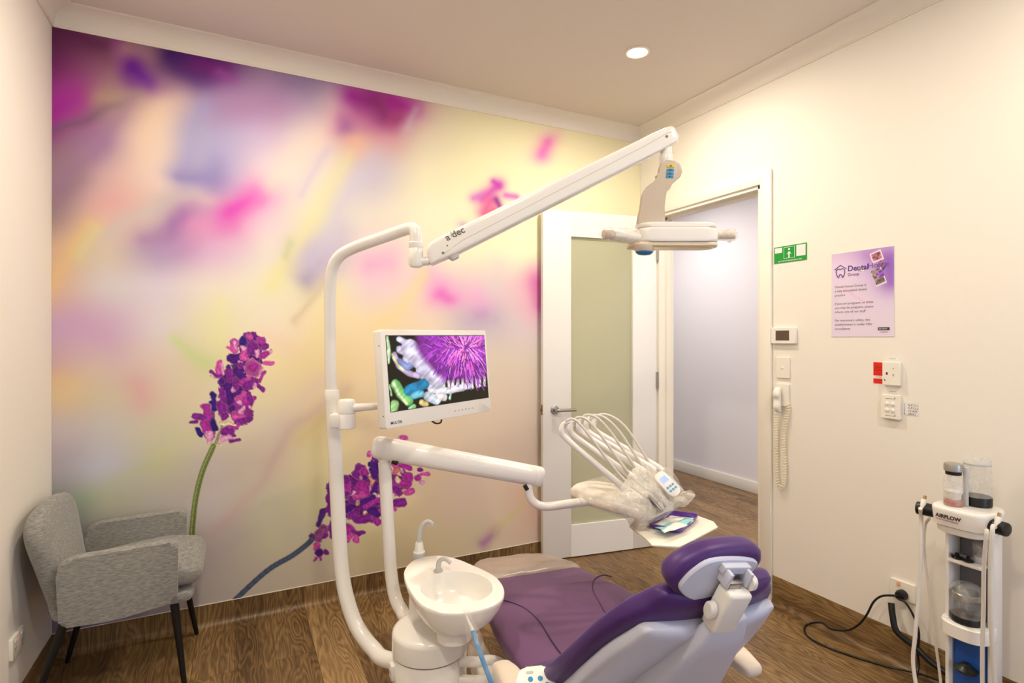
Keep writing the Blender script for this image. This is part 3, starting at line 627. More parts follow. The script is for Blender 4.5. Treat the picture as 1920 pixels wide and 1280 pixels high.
# neck ring aligned by angle with the rim
def neck(r, z, c=nk): return [Vector((c.x, c.y, z))+((p-cR)*Vector((1, 1, 0))).normalized()*r for p in rim] if False else [Vector((c.x+r*(Vector((p.x-cR.x, p.y-cR.y)).normalized().x), c.y+r*(Vector((p.x-cR.x, p.y-cR.y)).normalized().y), z)) for p in rim]
def mixr(A, Q, t, dz=0): return [a*(1-t)+q*t+UP*dz for a, q in zip(A, Q)]
def shr(A, c, s, dz): return [c+(a-c)*s+UP*dz for a in A]
n1 = neck(.048, .472)
rings = [neck(.040, .444), neck(.050, .446), neck(.050, .466), neck(.046, .4715), mixr(neck(.054, .476), rim, .12, -.006), mixr(neck(.054, .478), rim, .42, -.024), mixr(n1, rim, .70, -.030), mixr(n1, rim, .90, -.020), mixr(n1, rim, .985, -.008), shr(rim, cR, 1.0, -.001), shr(rim, cR, .985, .0025)]
rings += [mixr(shr(rim, cR, .97, .003), inn, .5, 0), [p+UP*.004 for p in inn], shr(inn, cI, .965, -.004)]
for s_, dz in ((.93, -.018), (.86, -.035), (.74, -.050), (.55, -.060), (.3, -.065), (.08, -.067)): rings.append(shr(inn, cI, s_, dz))
bm = B(); loft(bm, rings); bowl = obj('bowl', bm, M_white, cu, ang=60)
bm = B(); lathe(bm, [(.016, 0), (.016, .003), (.012, .004)], cI-UP*.068, 24); obj('drain', bm, M_light, bowl)
bm = B(); pr = [cR+(V(822, 1068, 1.77)-cR)]; s0 = hit(822, 1070, p0, pn)
tube(bm, [s0, s0+UP*.004], .014, 24)
tube(bm, [s0, s0+UP*.020, s0+UP*.034+RT*.006, s0+UP*.040+RT*.022-FW*.004, s0+UP*.030+RT*.040-FW*.012], [.0085, .008, .0075, .0068, .006], 16, 5); obj('rinse_spout', bm, M_light, cu)
s1 = V(786, 1050, 1.86); s1z = s1.z
bm = B(); lathe(bm, [(.021, .44-s1z), (.021, -.002), (.0195, 0), (.0195, .030), (.016, .032), (.013, .058), (.011, .063)], s1, 28); obj('filler_base', bm, M_plast, cu)
bm = B(); lathe(bm, [(.0197, .004), (.0203, .005), (.0203, .026), (.0197, .027)], s1, 28, caps=False); obj('grey_band', bm, M_light, cu)
bm = B(); tube(bm, [s1+UP*.055, s1+UP*.085+RT*.001, s1+UP*.112+RT*.008, s1+UP*.127+RT*.020, s1+UP*.131+RT*.032, s1+UP*.124+RT*.043, s1+UP*.115+RT*.044], [.0085, .008, .0078, .0075, .007, .0065, .006], 16, 5); obj('cup_filler_spout', bm, M_light, cu)
# small pedestal joining basin and lid
pd = CF(-.29, 1.73, 0)
bm = B(); lathe(bm, [(.033, .440), (.033, .50), (.031, .548)], pd, 28); obj('pedestal', bm, M_white, cu)

# ------------------------------------------------------------------ dental light: post, boom and head
po = V(735, 1237, 1.70)
dl = empty('dental_light', (po.x, po.y, 0), 0, 'tall white bent post with a long boom carrying the operating light', 'dental light')
P1 = [CF(-.14, 1.67, .322), V(735, 1238, 1.70), V(700, 1216, 1.745), V(668, 1172, 1.785), V(648, 1112, 1.815), V(639, 1050, 1.83), V(634, 960, 1.84), V(629, 860, 1.845), V(623, 745, 1.85)]
bm = B(); tube(bm, P1, .0238, 24, 6); tube(bm, [V(623, 750, 1.85), V(622, 733, 1.85), V(621.8, 730, 1.85)], [.0245, .0245, .022], 24); obj('lower_post', bm, M_white, dl)
P2 = [V(622, 745, 1.85), V(620, 700, 1.85), V(619, 620, 1.85), V(619, 545, 1.85), V(623, 505, 1.845), V(636, 481, 1.835), V(660, 466, 1.82), V(700, 451, 1.79), V(740, 437, 1.76), V(764, 429, 1.735), V(776, 430, 1.725), V(780, 443, 1.72), V(780, 458, 1.72)]
bm = B(); tube(bm, P2, .0192, 24, 6); obj('upper_post', bm, M_white, dl)
k0 = V(780, 495, 1.72)
bm = B(); lathe(bm, [(.012, -.011), (.019, -.008), (.0225, 0), (.0225, .047), (.0218, .048), (.0218, .050), (.0225, .051), (.0225, .066), (.020, .068)], k0, 28)
rtube(bm, k0+UP*.008, V(806, 489, 1.72)+UP*.0, .014, 20); obj('swivel_joint', bm, M_white, dl)
A0, A1 = V(801, 481, 1.72), V(1266, 251, 1.80)
ua = (A1-A0).normalized(); uf = (FW-ua*FW.dot(ua)).normalized(); uu = uf.cross(ua)
if uu.z < 0: uu = -uu
AL = (A1-A0).length
def boomring(s, h, t, n=4.5, up=0): return sring(A0+ua*s+uu*up, uf, uu, t, h, n, 40)
bm = B()
loft(bm, [boomring(s, h, t, up=u) for s, h, t, u in ((-.002, .006, .012, -.022), (.002, .018, .018, -.014), (.012, .028, .022, -.005), (.03, .0335, .0235, 0), (.08, .0365, .025, 0), (.3, .0355, .025, 0), (AL-.10, .032, .024, 0), (AL-.03, .030, .0235, .0), (AL-.012, .028, .022, 0), (AL-.002, .022, .018, .002), (AL+.003, .014, .012, .002))])
boom = obj('boom_arm', bm, M_white, dl, ang=50)
bm = B(); # seam line on the facing side
yoff = -.006
tube(bm, [A0+ua*.05-uf*.0235+uu*-.020, A0+ua*.12-uf*.0251+uu*-.008, A0+ua*(AL-.12)-uf*.0241+uu*.004, A0+ua*(AL-.03)-uf*.0236+uu*.009, A0+ua*(AL-.012)-uf*.0224+uu*.002], .0008, 6); obj('cover_seam', bm, mat('pale_seam', (188, 180, 172), .5), boom)
for s, u, r in ((.048, -.016, .0042), (.070, -.002, .0026), (AL-.042, .0, .0046)):
    bm = B(); M = frame(ua, uu, -uf, A0+ua*s+uu*u-uf*.0236); lathe(bm, [(r, -.001), (r, .0012), (r*.6, .0016)], (0, 0, 0), 16, M); obj('screw_cap', bm, M_grey, boom)
text('maker_lettering', 'a dec', .030, frame(ua, uu, -uf, A0+ua*.076-uf*.0254+uu*.011), mat('taupe_ink', (110, 98, 92), .5), boom, .0003, bold=.0005)
bm = B(); tube(bm, [A0+ua*.0945-uf*.0254+uu*(.017+.0), A0+ua*.1-uf*.0255+uu*.034], .0008, 6); tube(bm, [A0+ua*.0945-uf*.0255+uu*.030, A0+ua*.104-uf*.0256+uu*.030], .0006, 6); obj('maker_mark', bm, M_grey, boom)
bm = B(); loft(bm, [sring(A0+ua*s-uu*(.034), uf, ua, .018, .02, 4, 24) for s in (.075,)]+[sring(A0+ua*.075-uu*.046, uf, ua, .015, .012, 4, 24)]); obj('pivot_cover', bm, M_light, boom)
# head yoke
y0 = V(1247, 262, 1.80)
bm = B(); tube(bm, [y0, V(1249, 275, 1.80), V(1249, 292, 1.80)], [.017, .018, .0185], 24); rtube(bm, V(1249, 291, 1.80), V(1249, 309, 1.80), .0215, 28, .003); obj('head_swivel', bm, M_white, dl)
M = frame(RT, UP, -FW, V(0, 0, 1.785)-RT*0)
def pp(pts, d): return [((x-960)/FPX*d, (633-y)/FPX*d) for x, y in pts]
YK = [(1240, 305), (1252, 303), (1268, 306), (1275, 314), (1276, 326), (1272, 335), (1252, 352), (1247, 366), (1244, 390), (1241, 428), (1196, 428), (1200, 392), (1204, 366), (1211, 352), (1225, 341), (1233, 330), (1236, 316)]
bm = B(); prism(bm, pp(YK, 1.77), .03, frame(RT, UP, -FW, CAM+FW*1.785), .006, 3, 3); yk = obj('yoke_arm', bm, M_beige, dl, ang=40)
for i, (y, mm) in enumerate(((311, M_yellow), (318.5, M_blue), (325, M_blue), (331, M_blue))):
    p = V(1257.5-i*.6, y, 1.7545); bm = B(); box(bm, (-.0115 if i else -.012, -.0042, 0), (.0115, .0042, .0012), .0003, frame(RT, UP, -FW, p)); obj('control_sticker', bm, mm, yk)
    bm = B(); box(bm, (-.003, -.0016, .0011), (.003, .0016, .0015), 0, frame(RT, UP, -FW, p)); obj('sticker_mark', bm, M_ink, yk)
def facebox(name, x0, y0, x1, y1, d, depth, m, r=.01, par=dl, bev=.008):
    w_, h_ = (x1-x0)/FPX*d, (y1-y0)/FPX*d
    c = V((x0+x1)/2, (y0+y1)/2, d); bm = B(); prism(bm, rrect(w_, h_, r, 4), depth, frame(RT, UP, FW, c), bev, 0, 3); return obj(name, bm, m, par)
# light head: broad rounded tray, its plan outline extruded vertically
hc = V(1269, 462, 1.76)
bm = B(); prism(bm, rrect(.262, .11, .04, 6), .044, frame(RT, FW, UP, hc+UP*.012+FW*.02), .008, 0, 3); obj('lamp_head', bm, M_white, dl)
bm = B(); prism(bm, rrect(.252, .10, .038, 6), .016, frame(RT, FW, UP, hc+UP*.057+FW*.02), .006, 0, 3); obj('lamp_head_cover', bm, M_white, dl)
bm = B(); prism(bm, rrect(.254, .102, .038, 6), .0025, frame(RT, FW, UP, hc+UP*.0551+FW*.02), 0); obj('head_seam', bm, mat('soft_seam', (188, 172, 150), .5), dl)
bm = B(); prism(bm, rrect(.284, .10, .035, 6), .012, frame(RT, FW, UP, hc-UP*.001-RT*.012+FW*.02), .004, 0, 3); obj('lens_rim', bm, mat('warm_rim', (230, 214, 190), .4), dl)
bm = B(); prism(bm, rrect(.24, .07, .03, 6), .004, frame(RT, FW, UP, hc-UP*.004+FW*.02), .001); obj('lens', bm, mat('lens_yellow', (230, 205, 140), .25), dl)
b0 = V(1208, 464, 1.75)
bm = B(); lathe(bm, [(.012, -.022), (.026, -.018), (.034, -.008), (.035, .006)], b0, 32, None, 1, .8); kn = obj('sensor_knob', bm, M_beige, dl)
bm = B(); lathe(bm, [(.006, -.0245), (.020, -.0225), (.0285, -.0165), (.0295, -.0125), (.0285, -.0115)], b0, 32, None, 1.02, .82); obj('blue_lens', bm, mat('blue_lens', (20, 110, 170), .2), kn)
# handles in clear covers
ha0, ha1 = V(1198, 446, 1.75), V(1131, 438, 1.72)
bm = B(); tube(bm, [ha0, V(1165, 441, 1.735), V(1150, 439, 1.73)], [.016, .0165, .014], 20, 3); hl = obj('handle', bm, M_plast, dl)
bm = B(); rtube(bm, V(1152, 439, 1.73), V(1131, 439, 1.72), .0145, 20, .004); obj('handle_grip', bm, mat('pinkish_grip', (196, 172, 158), .4), hl)
bm = B(); rtube(bm, V(1340, 441, 1.77), V(1378, 441, 1.77), .013, 20, .004); hr = obj('handle', bm, M_cream, dl)
def crumple(bm, amp, sc, seed=0):
    for v in bm.verts:
        p = v.co*sc+Vector((seed, seed*2, seed*3)); v.co += noise.noise_vector(p)*amp+noise.noise_vector(p*2.7)*amp*.45
def sleeve(name, pts, rs, par, amp=.004, m=None, seg=24, n=6, sc=45, seed=1, caps=False):
    bm = B(); tube(bm, pts, rs, seg, n, caps); crumple(bm, amp, sc, seed); return obj(name, bm, m or M_film, par, ang=0)
sleeve('clear_cover', [V(1126, 438, 1.718), V(1135, 438, 1.72), V(1160, 440, 1.735), V(1190, 444, 1.745), V(1202, 446, 1.75)], [.008, .021, .023, .026, .022], hl)
sleeve('clear_cover', [V(1343, 441, 1.77), V(1360, 441, 1.77), V(1372, 441, 1.77), V(1384, 441, 1.77)], [.016, .018, .023, .006], hr, seed=4)

# ------------------------------------------------------------------ monitor on its bracket
mo = V(650, 775, 1.83)
mn = empty('wall_monitor' if False else 'patient_monitor', (mo.x, mo.y, mo.z-.03), 0, 'white framed flat screen clamped to the light post, showing a purple thistle', 'monitor')
br0 = V(650, 803, 1.81)
bm = B(); lathe(bm, [(.026, 0), (.0285, .003), (.0285, .048), (.027, .0505)], br0, 32); obj('bracket_lower', bm, M_white, mn)
bm = B(); lathe(bm, [(.0285, .0515), (.0285, .088), (.024, .095), (.012, .097)], br0, 32); obj('bracket_upper', bm, M_white, mn)
bm = B(); box(bm, (-.05, .006, -.026), (-.012, .05, .026), .006, frame(RT, UP, -FW, br0)); obj('post_clamp', bm, M_white, mn)
TL, BL, TR, BR = V(722, 620, 1.735), V(715, 805, 1.675), V(921, 620, 2.16), V(911, 770, 2.105)
mx_ = ((BR-BL)+(TR-TL)).normalized(); my_ = ((TL-BL)+(TR-BR)); my_ = (my_-mx_*my_.dot(mx_)).normalized(); mz_ = mx_.cross(my_)
W_, H_ = ((BR-BL).length+(TR-TL).length)/2, ((TL-BL).length+(TR-BR).length)/2
MM = frame(mx_, my_, mz_, (BL+TR+TL+BR)/4-mx_*W_/2-my_*H_/2)
bm = B(); t_ = [(x+W_/2, y+H_/2) for x, y in rrect(W_, H_, .008, 4)]; prism(bm, t_, .036, MM @ Matrix.Translation((0, 0, -.036)), .0025, 0, 2); cs = obj('screen_casing', bm, M_white, mn)
bm = B(); prism(bm, [(x+W_/2, y+H_/2) for x, y in rrect(.2, .2, .02, 4)], .03, MM @ Matrix.Translation((0, 0, -.066)), .006); obj('back_housing', bm, M_white, mn)
bx0, bx1, by0, by1 = .022, W_-.014, .052, H_-.020
bm = B(); box(bm, (bx0-.002, by0-.002, -.001), (bx1+.002, by1+.002, .0006), 0, MM); obj('screen_border', bm, M_black, mn)
arm_e = MM @ Vector((W_*.45, H_*.45, -.06))
bm = B(); a0 = br0+UP*.068; tube(bm, [a0, a0+RT*.03, a0+RT*.09+FW*.05, a0+RT*.13+FW*.14, arm_e], [.017, .0135, .012, .012, .014], 20, 6); obj('support_arm', bm, M_white, mn)
text('brand_lettering', 'MULTIA', .0125, MM @ Matrix.Translation((.018, .012, .0003)), M_ink, mn, .0002, bold=.0002, sx=1.1)
for i in range(6):
    bm = B(); box(bm, (W_*.60+i*.019, .020, 0), (W_*.60+i*.019+.007, .0225, .0004), 0, MM); obj('touch_key', bm, M_grey, cs)
for yy in (.04, H_-.05):
    bm = B(); lathe(bm, [(.002, 0), (.002, .0008)], (0, 0, 0), 12, frame(mz_, my_, -mx_, MM @ Vector((0, yy, -.010)))); obj('side_screw', bm, M_ink, cs)
bm = B(); tube(bm, [MM @ Vector((W_*.42, .004, -.03)), MM @ Vector((W_*.45, -.012, -.02)), MM @ Vector((W_*.50, -.012, -.02)), MM @ Vector((W_*.53, .004, -.03))], .003, 8, 5); obj('cable_loop', bm, M_black, mn)
# picture on the screen: thistle
nw, nh = 340, 204
sx_, sy_ = np.meshgrid(np.linspace(0, 1, nw), np.linspace(0, 1, nh))
Cq = np.zeros((nh, nw, 3)); Cq[:] = (26, 24, 16)
AXX = sx_*540; AYY = sy_*320
sw1 = vnoise((AXX*.8-AYY*.6)/4, (AXX*.6+AYY*.8), 9, 21)*.6+vnoise(AXX, AYY, 24, 22)*.4
def blob(pts, w, c, a=1., e=6):
    D = None
    for p, q in zip(pts, pts[1:]):
        d, t = seg_dist(AXX+(sw1-.5)*8, AYY+(sw1-.5)*8, *p, *q); D = d if D is None else np.minimum(D, d)
    al = (np.clip((w-D)/e+.5, 0, 1)*a)[..., None]; Cq[:] = Cq*(1-al)+np.array(c, float)*(.72+.5*sw1[..., None]-.22*np.clip(D/max(w, 1), 0, 1)[..., None])*al
blob([(0, 0), (8, 60), (0, 110)], 9, (210, 240, 190)); blob([(0, 210), (5, 250)], 5, (190, 230, 170)); blob([(0, 330), (20, 290)], 18, (170, 220, 140))
for p in (((60, 15), (150, 60), 14), ((60, 60), (180, 110), 18), ((90, 100), (200, 150), 22), ((150, 150), (230, 190), 22), ((170, 190), (240, 220), 20), ((190, 230), (250, 240), 16)): blob([p[0], p[1]], p[2], (214, 206, 236))
blob([(30, 80), (50, 130), (95, 165), (140, 180)], 14, (190, 170, 205)); blob([(55, 110), (90, 140), (120, 120)], 14, (140, 150, 205)); blob([(22, 78), (40, 120), (70, 150)], 6, (230, 220, 170))
blob([(30, 210), (50, 250), (85, 285)], 22, (120, 200, 110)); blob([(22, 205), (40, 250), (75, 295)], 8, (220, 240, 180))
blob([(90, 240), (130, 230), (170, 215)], 24, (40, 140, 190)); blob([(110, 265), (150, 260)], 16, (110, 190, 215)); blob([(180, 275), (230, 300)], 22, (215, 225, 235)); blob([(150, 300), (170, 310)], 14, (225, 200, 130)); blob([(240, 280), (270, 290)], 18, (235, 225, 225))
for x in range(270, 530, 28): blob([(x, 215), (x-6+x % 13, 285-x*.06)], 9, (226, 224, 214)); 
blob([(300, 300), (310, 270)], 6, (180, 220, 200)); blob([(90, 318), (110, 312)], 10, (150, 210, 150))
cx_, cy_ = 420, 60
blob([(110, 60), (170, 120), (240, 200)], 46, (222, 212, 238)); blob([(200, 250), (300, 262), (420, 250)], 16, (226, 222, 232))
blob([(260, 20), (320, 90), (470, 100), (540, 60)], 120, (152, 54, 172), 1, 30); blob([(330, 0), (520, 0)], 60, (160, 60, 180), 1, 20)
rs = random.Random(5)
for i in range(520):
    a = rs.uniform(0, 2*pi); r0 = rs.uniform(10, 178)*1.1; ln = rs.uniform(18, 60); x = cx_+r0*cos(a)*1.15; y = cy_+r0*sin(a)*.9
    dx, dy = cos(a)*.75+.15, sin(a)*.7+(.5 if y > 60 else -.3); q = (x+dx*ln*.5-rs.uniform(-6, 6), y+dy*ln*.5); e_ = (q[0]+dx*ln*.5+rs.uniform(-10, 10), q[1]+dy*ln*.4)
    near = 1-r0/170; c = (190+60*near+rs.uniform(-30, 20), 76+60*near+rs.uniform(-30, 40), 205+rs.uniform(-30, 30)) if rs.random() < .72 else (96, 28, 112)
    for p0_, p1_ in (((x, y), q), (q, e_)):
        x0_, x1_ = min(p0_[0], p1_[0])-4, max(p0_[0], p1_[0])+4; y0_, y1_ = min(p0_[1], p1_[1])-4, max(p0_[1], p1_[1])+4
        i0, i1, j0, j1 = int(max(y0_/320*nh, 0)), int(min(y1_/320*nh+1, nh)), int(max(x0_/540*nw, 0)), int(min(x1_/540*nw+1, nw))
        if i1 <= i0 or j1 <= j0: continue
        d, _ = seg_dist(AXX[i0:i1, j0:j1], AYY[i0:i1, j0:j1], *p0_, *p1_); al = np.clip((1.9-d)/1.6+.5, 0, 1)[..., None]
        Cq[i0:i1, j0:j1] = Cq[i0:i1, j0:j1]*(1-al)+np.array(c)*al
U_, V__ = bx0+sx_*(bx1-bx0), by1-sy_*(by1-by0)
mmx = np.array(MM); PP = mmx[:3, 3]+U_[..., None]*mmx[:3, 0]+V__[..., None]*mmx[:3, 1]+.0011*mmx[:3, 2]
printed('screen_image', PP, Cq, print_mat('screen_picture', .25, 1.0), mn)

# ------------------------------------------------------------------ delivery arm with instrument head
dp = V(722, 1120, 1.88)
du = empty('delivery_unit', (CF(-.24, 1.80, 0)), 0, 'white swing arm carrying the hooded instrument head and its tubing', 'delivery unit')
bm = B(); tube(bm, [CF(-.20, 1.76, .405), V(768, 1158, 1.80), V(752, 1142, 1.83), V(740, 1115, 1.86), V(733, 1070, 1.88), V(729, 1010, 1.89), V(725, 940, 1.895), V(721, 866, 1.90)], .0215, 24, 6); obj('arm_post', bm, M_white, du)
bm = B(); rtube(bm, V(721, 875, 1.90), V(721, 848, 1.90), .019, 24); obj('post_collar', bm, M_white, du)
D0, D1 = V(697, 836, 1.89), V(1016, 894, 2.03); ud = (D1-D0).normalized()
bm = B()
def drings(lst): 
    a_ = ud.cross(UP).normalized(); b_ = a_.cross(ud).normalized()
    loft(bm, [sring(D0+ud*s, a_, b_, r*.95, r, 2.3, 36) for s, r in lst])
DL = (D1-D0).length
drings([(0, .018), (.004, .028), (.012, .035), (.022, .0385), (.042, .0395), (.0435, .0385)]); obj('arm_end_cap', bm, M_white, du)
bm = B(); drings([(.0435, .0385), (.045, .0395), (DL*.5, .0385), (DL-.031, .0365), (DL-.030, .0355)]); obj('swing_arm', bm, M_white, du)
bm = B(); drings([(DL-.030, .0355), (DL-.028, .0368), (DL-.006, .036), (DL-.001, .033), (DL, .028)]); obj('arm_end_cap', bm, M_white, du)
bm = B(); q = V(735, 865, 1.885); tube(bm, [q, q+RT*.02-UP*.006], .008, 10); obj('pinch_guard', bm, M_black, du)
q = V(984, 911, 2.0); bm = B(); tube(bm, [q+UP*.004, q-UP*.012+RT*.01], .009, 10); obj('pinch_guard', bm, M_black, du)
bm = B(); tube(bm, [V(990, 900, 2.01), V(991, 918, 2.01), V(995, 934, 2.01), V(1008, 946, 2.01), V(1028, 949, 2.01), V(1060, 945, 2.0), V(1100, 940, 1.99), V(1130, 940, 1.99)], [.0155]*8, 20, 6); obj('link_arm', bm, M_white, du)
# instrument head
hd0 = V(1112, 925, 2.05); hdx = (RT*.87-FW*.42).normalized(); hdy = (RT*.42+FW*.87).normalized()
def HP(a, b, z): return CF(0, 0, 0)+HD0+hdx*a+hdy*b+UP*z
HD0 = Vector((hd0.x, hd0.y, 0)); hz = V(1112, 925, 2.05).z
bm = B()
slab(bm, [HP(-.055, .0, hz+.004), HP(-.02, .0, hz+.006), HP(.06, 0, hz-.002), (HP(.12, 0, hz-.010)), HP(.18, 0, hz-.022)], [.045, .075, .10, .11, .10], [.026, .030, .032, .030, .026], hdy, 3.4, 0, 48)
hdo = obj('instrument_head', bm, M_cream if False else mat('warm_white_shell', (240, 230, 214), .3), du)
bm = B(); slab(bm, [HP(.13, -.07, hz+.012), HP(.16, -.045, hz+.008), HP(.19, -.01, hz+.004), HP(.21, .02, hz)], [.028, .036, .036, .028], [.018, .022, .022, .018], (hdx*.75+UP*.6), 3, 0, 32); obj('handpiece_holder', bm, M_plast, du)
# whips and hoses
tips = [(1058, 801), (1074, 797), (1090, 792), (1104, 792), (1118, 790)]
bases = [(1158, 905), (1178, 888), (1196, 876), (1214, 872), (1228, 872)]
hold = [(1222, 938), (1232, 928), (1242, 918), (1250, 910), (1262, 902)]
for i in range(5):
    d = 1.90+i*.045
    T0 = V(*tips[i], d+.03); B0 = V(bases[i][0], bases[i][1], d)
    s_ = (B0-T0)
    bm = B(); tube(bm, [V(tips[i][0]+10, tips[i][1]-11, d+.02), V(tips[i][0]-1, tips[i][1]-6, d+.03), V(tips[i][0]-5, tips[i][1]+6, d+.03), V(tips[i][0]+3, tips[i][1]+20, d+.03), V(tips[i][0]+3, tips[i][1]+20, d+.03)*.5+B0*.5, B0, B0+s_*.12], [.0065, .009, .0105, .0105, .0105, .0115, .012], 16, 5); obj('whip_arm', bm, M_white, du)
    H0 = V(*hold[i], d-.03)
    bm = B(); tube(bm, [V(tips[i][0], tips[i][1]+2, d+.03), V(tips[i][0]+6, tips[i][1]-13, d+.02), V(tips[i][0]+22+i*2, tips[i][1]-13+i, d+.01), V(tips[i][0]+46+i*3, tips[i][1]+14, d), V(tips[i][0]+82+i*2, tips[i][1]+62, d-.01), V(tips[i][0]+118, tips[i][1]+104, d-.02), H0], .0048, 10, 6); obj('handpiece_hose', bm, M_tube, du)
    bm = B(); hv = (H0-V(hold[i][0]-40, hold[i][1]-45, d-.02)).normalized(); rtube(bm, H0-hv*.02, H0+hv*.05, .0085, 14, .003); obj('handpiece', bm, M_steel if i in (0, 2) else M_light, du)
# side display in its film
dc = V(1252, 906, 1.94); dn = (-FW*.75+RT*.1+UP*.65).normalized(); dux = (RT*.40-UP*.78); dux = (dux-dn*dux.dot(dn)).normalized(); duy = dn.cross(dux)
MDp = frame(duy, -dux, dn, dc)
bm = B(); prism(bm, rrect(.050, .098, .016, 5), .012, MDp @ Matrix.Translation((0, 0, -.012)), .003); dsp = obj('control_pad', bm, M_plast, du)
bm = B(); prism(bm, rrect(.030, .022, .003, 3), .0008, MDp @ Matrix.Translation((0, .018, 0)), 0); obj('pad_screen', bm, mat('pad_blue', (120, 150, 240), .3, emit=(110, 140, 240), es=.5), dsp)
for i in range(6):
    bm = B(); prism(bm, rrect(.010, .008, .002, 2), .0008, MDp @ Matrix.Translation((-.013+.013*(i % 3), -.012-.014*(i//3), 0)), 0); obj('pad_key', bm, M_blue, dsp)
# clear barrier film over the head: a draped crumpled sheet
def drape(name, P4, nu, nv, amp, par, m, sc=22, seed=2, sag=0.0):
    """P4: grid rows of control points -> bicubic-ish surface with folds"""
    rows_ = [smooth(r, nu) for r in P4]; cols_ = list(zip(*rows_)); cols2 = [smooth(list(c), nv) for c in cols_]
    bm = B(); vs = [[bm.verts.new(p) for p in c] for c in cols2]
    for i in range(len(vs)-1):
        for j in range(len(vs[0])-1): bm.faces.new((vs[i][j], vs[i+1][j], vs[i+1][j+1], vs[i][j+1]))
    crumple(bm, amp, sc, seed)
    o = obj(name, bm, m, par, ang=0); md = o.modifiers.new('thickness', 'SOLIDIFY'); md.thickness = .0006; return o
drape('barrier_film', [
 [V(1182, 884, 1.90), V(1196, 875, 1.93), V(1212, 873, 1.97), V(1224, 878, 2.02)],
 [V(1168, 905, 1.86), V(1200, 893, 1.90), V(1228, 893, 1.96), V(1246, 900, 2.03)],
 [V(1150, 935, 1.83), V(1200, 930, 1.85), V(1240, 922, 1.92), V(1270, 928, 2.0)],
 [V(1150, 955, 1.83), V(1195, 965, 1.83), V(1240, 952, 1.90), V(1290, 938, 1.99)],
 [V(1172, 972, 1.88), V(1200, 985, 1.87), V(1232, 975, 1.93), V(1262, 958, 2.0)],
 [V(1180, 985, 1.93), V(1195, 1002, 1.92), V(1210, 990, 1.96), V(1235, 978, 2.02)]], 12, 9, .0045, du, M_film, 17, 3)
drape('barrier_film', [
 [V(1085, 905, 2.0), V(1125, 893, 2.04), V(1160, 886, 2.06)],
 [V(1084, 930, 1.93), V(1130, 925, 1.92), V(1180, 905, 1.92)],
 [V(1092, 944, 1.93), V(1140, 950, 1.86), V(1186, 940, 1.86)],
 [V(1110, 950, 1.97), V(1150, 966, 1.90), V(1188, 975, 1.88)]], 12, 8, .004, du, M_film2, 30, 6)
sleeve('pad_film', [V(1234, 872, 1.95), V(1238, 884, 1.945), V(1251, 905, 1.94), V(1266, 926, 1.94)], [.004, .030, .040, .032], dsp, .004, M_film2, seed=9)
sleeve('film_tail', [V(1262, 942, 1.98), V(1278, 938, 1.99), V(1290, 930, 2.0), V(1297, 922, 2.01)], [.012, .022, .020, .012], du, .006, M_film, seed=12)
# tray holder plate
tz = V(1262, 990, 1.92).z
TR4 = [(1215, 1013), (1207, 1006), (1180, 985), (1192, 972), (1262, 960), (1300, 963), (1338, 977), (1346, 987), (1283, 1020), (1272, 1024), (1222, 1021)]
tp = [PZ(x, y, tz) for x, y in TR4]
bm = B(); ctr = sum(tp, Vector())/len(tp); prism(bm, [(p.x-ctr.x, p.y-ctr.y) for p in tp][::-1] if False else [(p.x-ctr.x, p.y-ctr.y) for p in tp], .006, Matrix.Translation((ctr.x, ctr.y, tz-.006)), .0015)
obj('tray_holder', bm, mat('tray_plate', (240, 232, 218), .4), du)
bm = B(); tube(bm, [Vector((ctr.x, ctr.y, tz-.010))-RT*.04+FW*.03, HP(.12, .02, hz-.05), HP(.10, .02, hz-.035)], .012, 14, 4); obj('tray_arm', bm, M_plast, du)
# instrument tray, purple, on the plate
tt = [PZ(x, y, tz) for x, y in ((1209, 990), (1256, 966), (1314, 973), (1276, 1005))]
tc = sum(tt, Vector())/4
def quadpt(u, v_, z): return (tt[0]*(1-u)*(1-v_)+tt[3]*u*(1-v_)+tt[1]*(1-u)*v_+tt[2]*u*v_)*1+UP*(z)
def roundq(s, z, k=40):
    out = []
    for i in range(k):
        t = 2*pi*i/k; x = abs(cos(t))**.35*(1 if cos(t) >= 0 else -1); y = abs(sin(t))**.35*(1 if sin(t) >= 0 else -1)
        out.append(quadpt(.5+.5*s*x, .5+.5*s*y, z))
    return out
it = empty('instrument_tray', (tc.x, tc.y, tz), 0, 'small purple plastic tray lined with white paper on the tray holder', 'tray')
bm = B(); loft(bm, [roundq(.86, .001), roundq(.97, .012), roundq(1.0, .018), roundq(1.0, .0205), roundq(.955, .0205), roundq(.93, .014), roundq(.84, .004), roundq(.2, .004)]); obj('tray_body', bm, mat('purple_plastic', (92, 50, 150), .3), it)
bm = B(); 
grid = [[quadpt(.1+.8*i/10, .1+.8*j/10, .007+.004*noise.noise(Vector((i*.4, j*.4, 3)))) for j in range(11)] for i in range(11)]
vs = [[bm.verts.new(p) for p in r] for r in grid]
for i in range(10):
    for j in range(10): bm.faces.new((vs[i][j], vs[i+1][j], vs[i+1][j+1], vs[i][j+1]))
o = obj('tray_liner', bm, M_paper, it); md = o.modifiers.new('thickness', 'SOLIDIFY'); md.thickness = .0005
bm = B(); loft(bm, [[quadpt(.5+(u-.5)*s_, .5+(v_-.5)*s_, .014+.008*noise.noise(Vector((u*6, v_*6, k)))) for u, v_ in ((.12, .2), (.5, .1), (.85, .12), (.9, .5), (.82, .86), (.5, .9), (.2, .84), (.1, .5))] for k, s_ in enumerate((1.0, .99))][:1]+[[quadpt(.5+(u-.5)*1.04, .5+(v_-.5)*1.04, .022+.006*noise.noise(Vector((u*6, v_*6, 1)))) for u, v_ in ((.12, .2), (.5, .1), (.85, .12), (.9, .5), (.82, .86), (.5, .9), (.2, .84), (.1, .5))]])
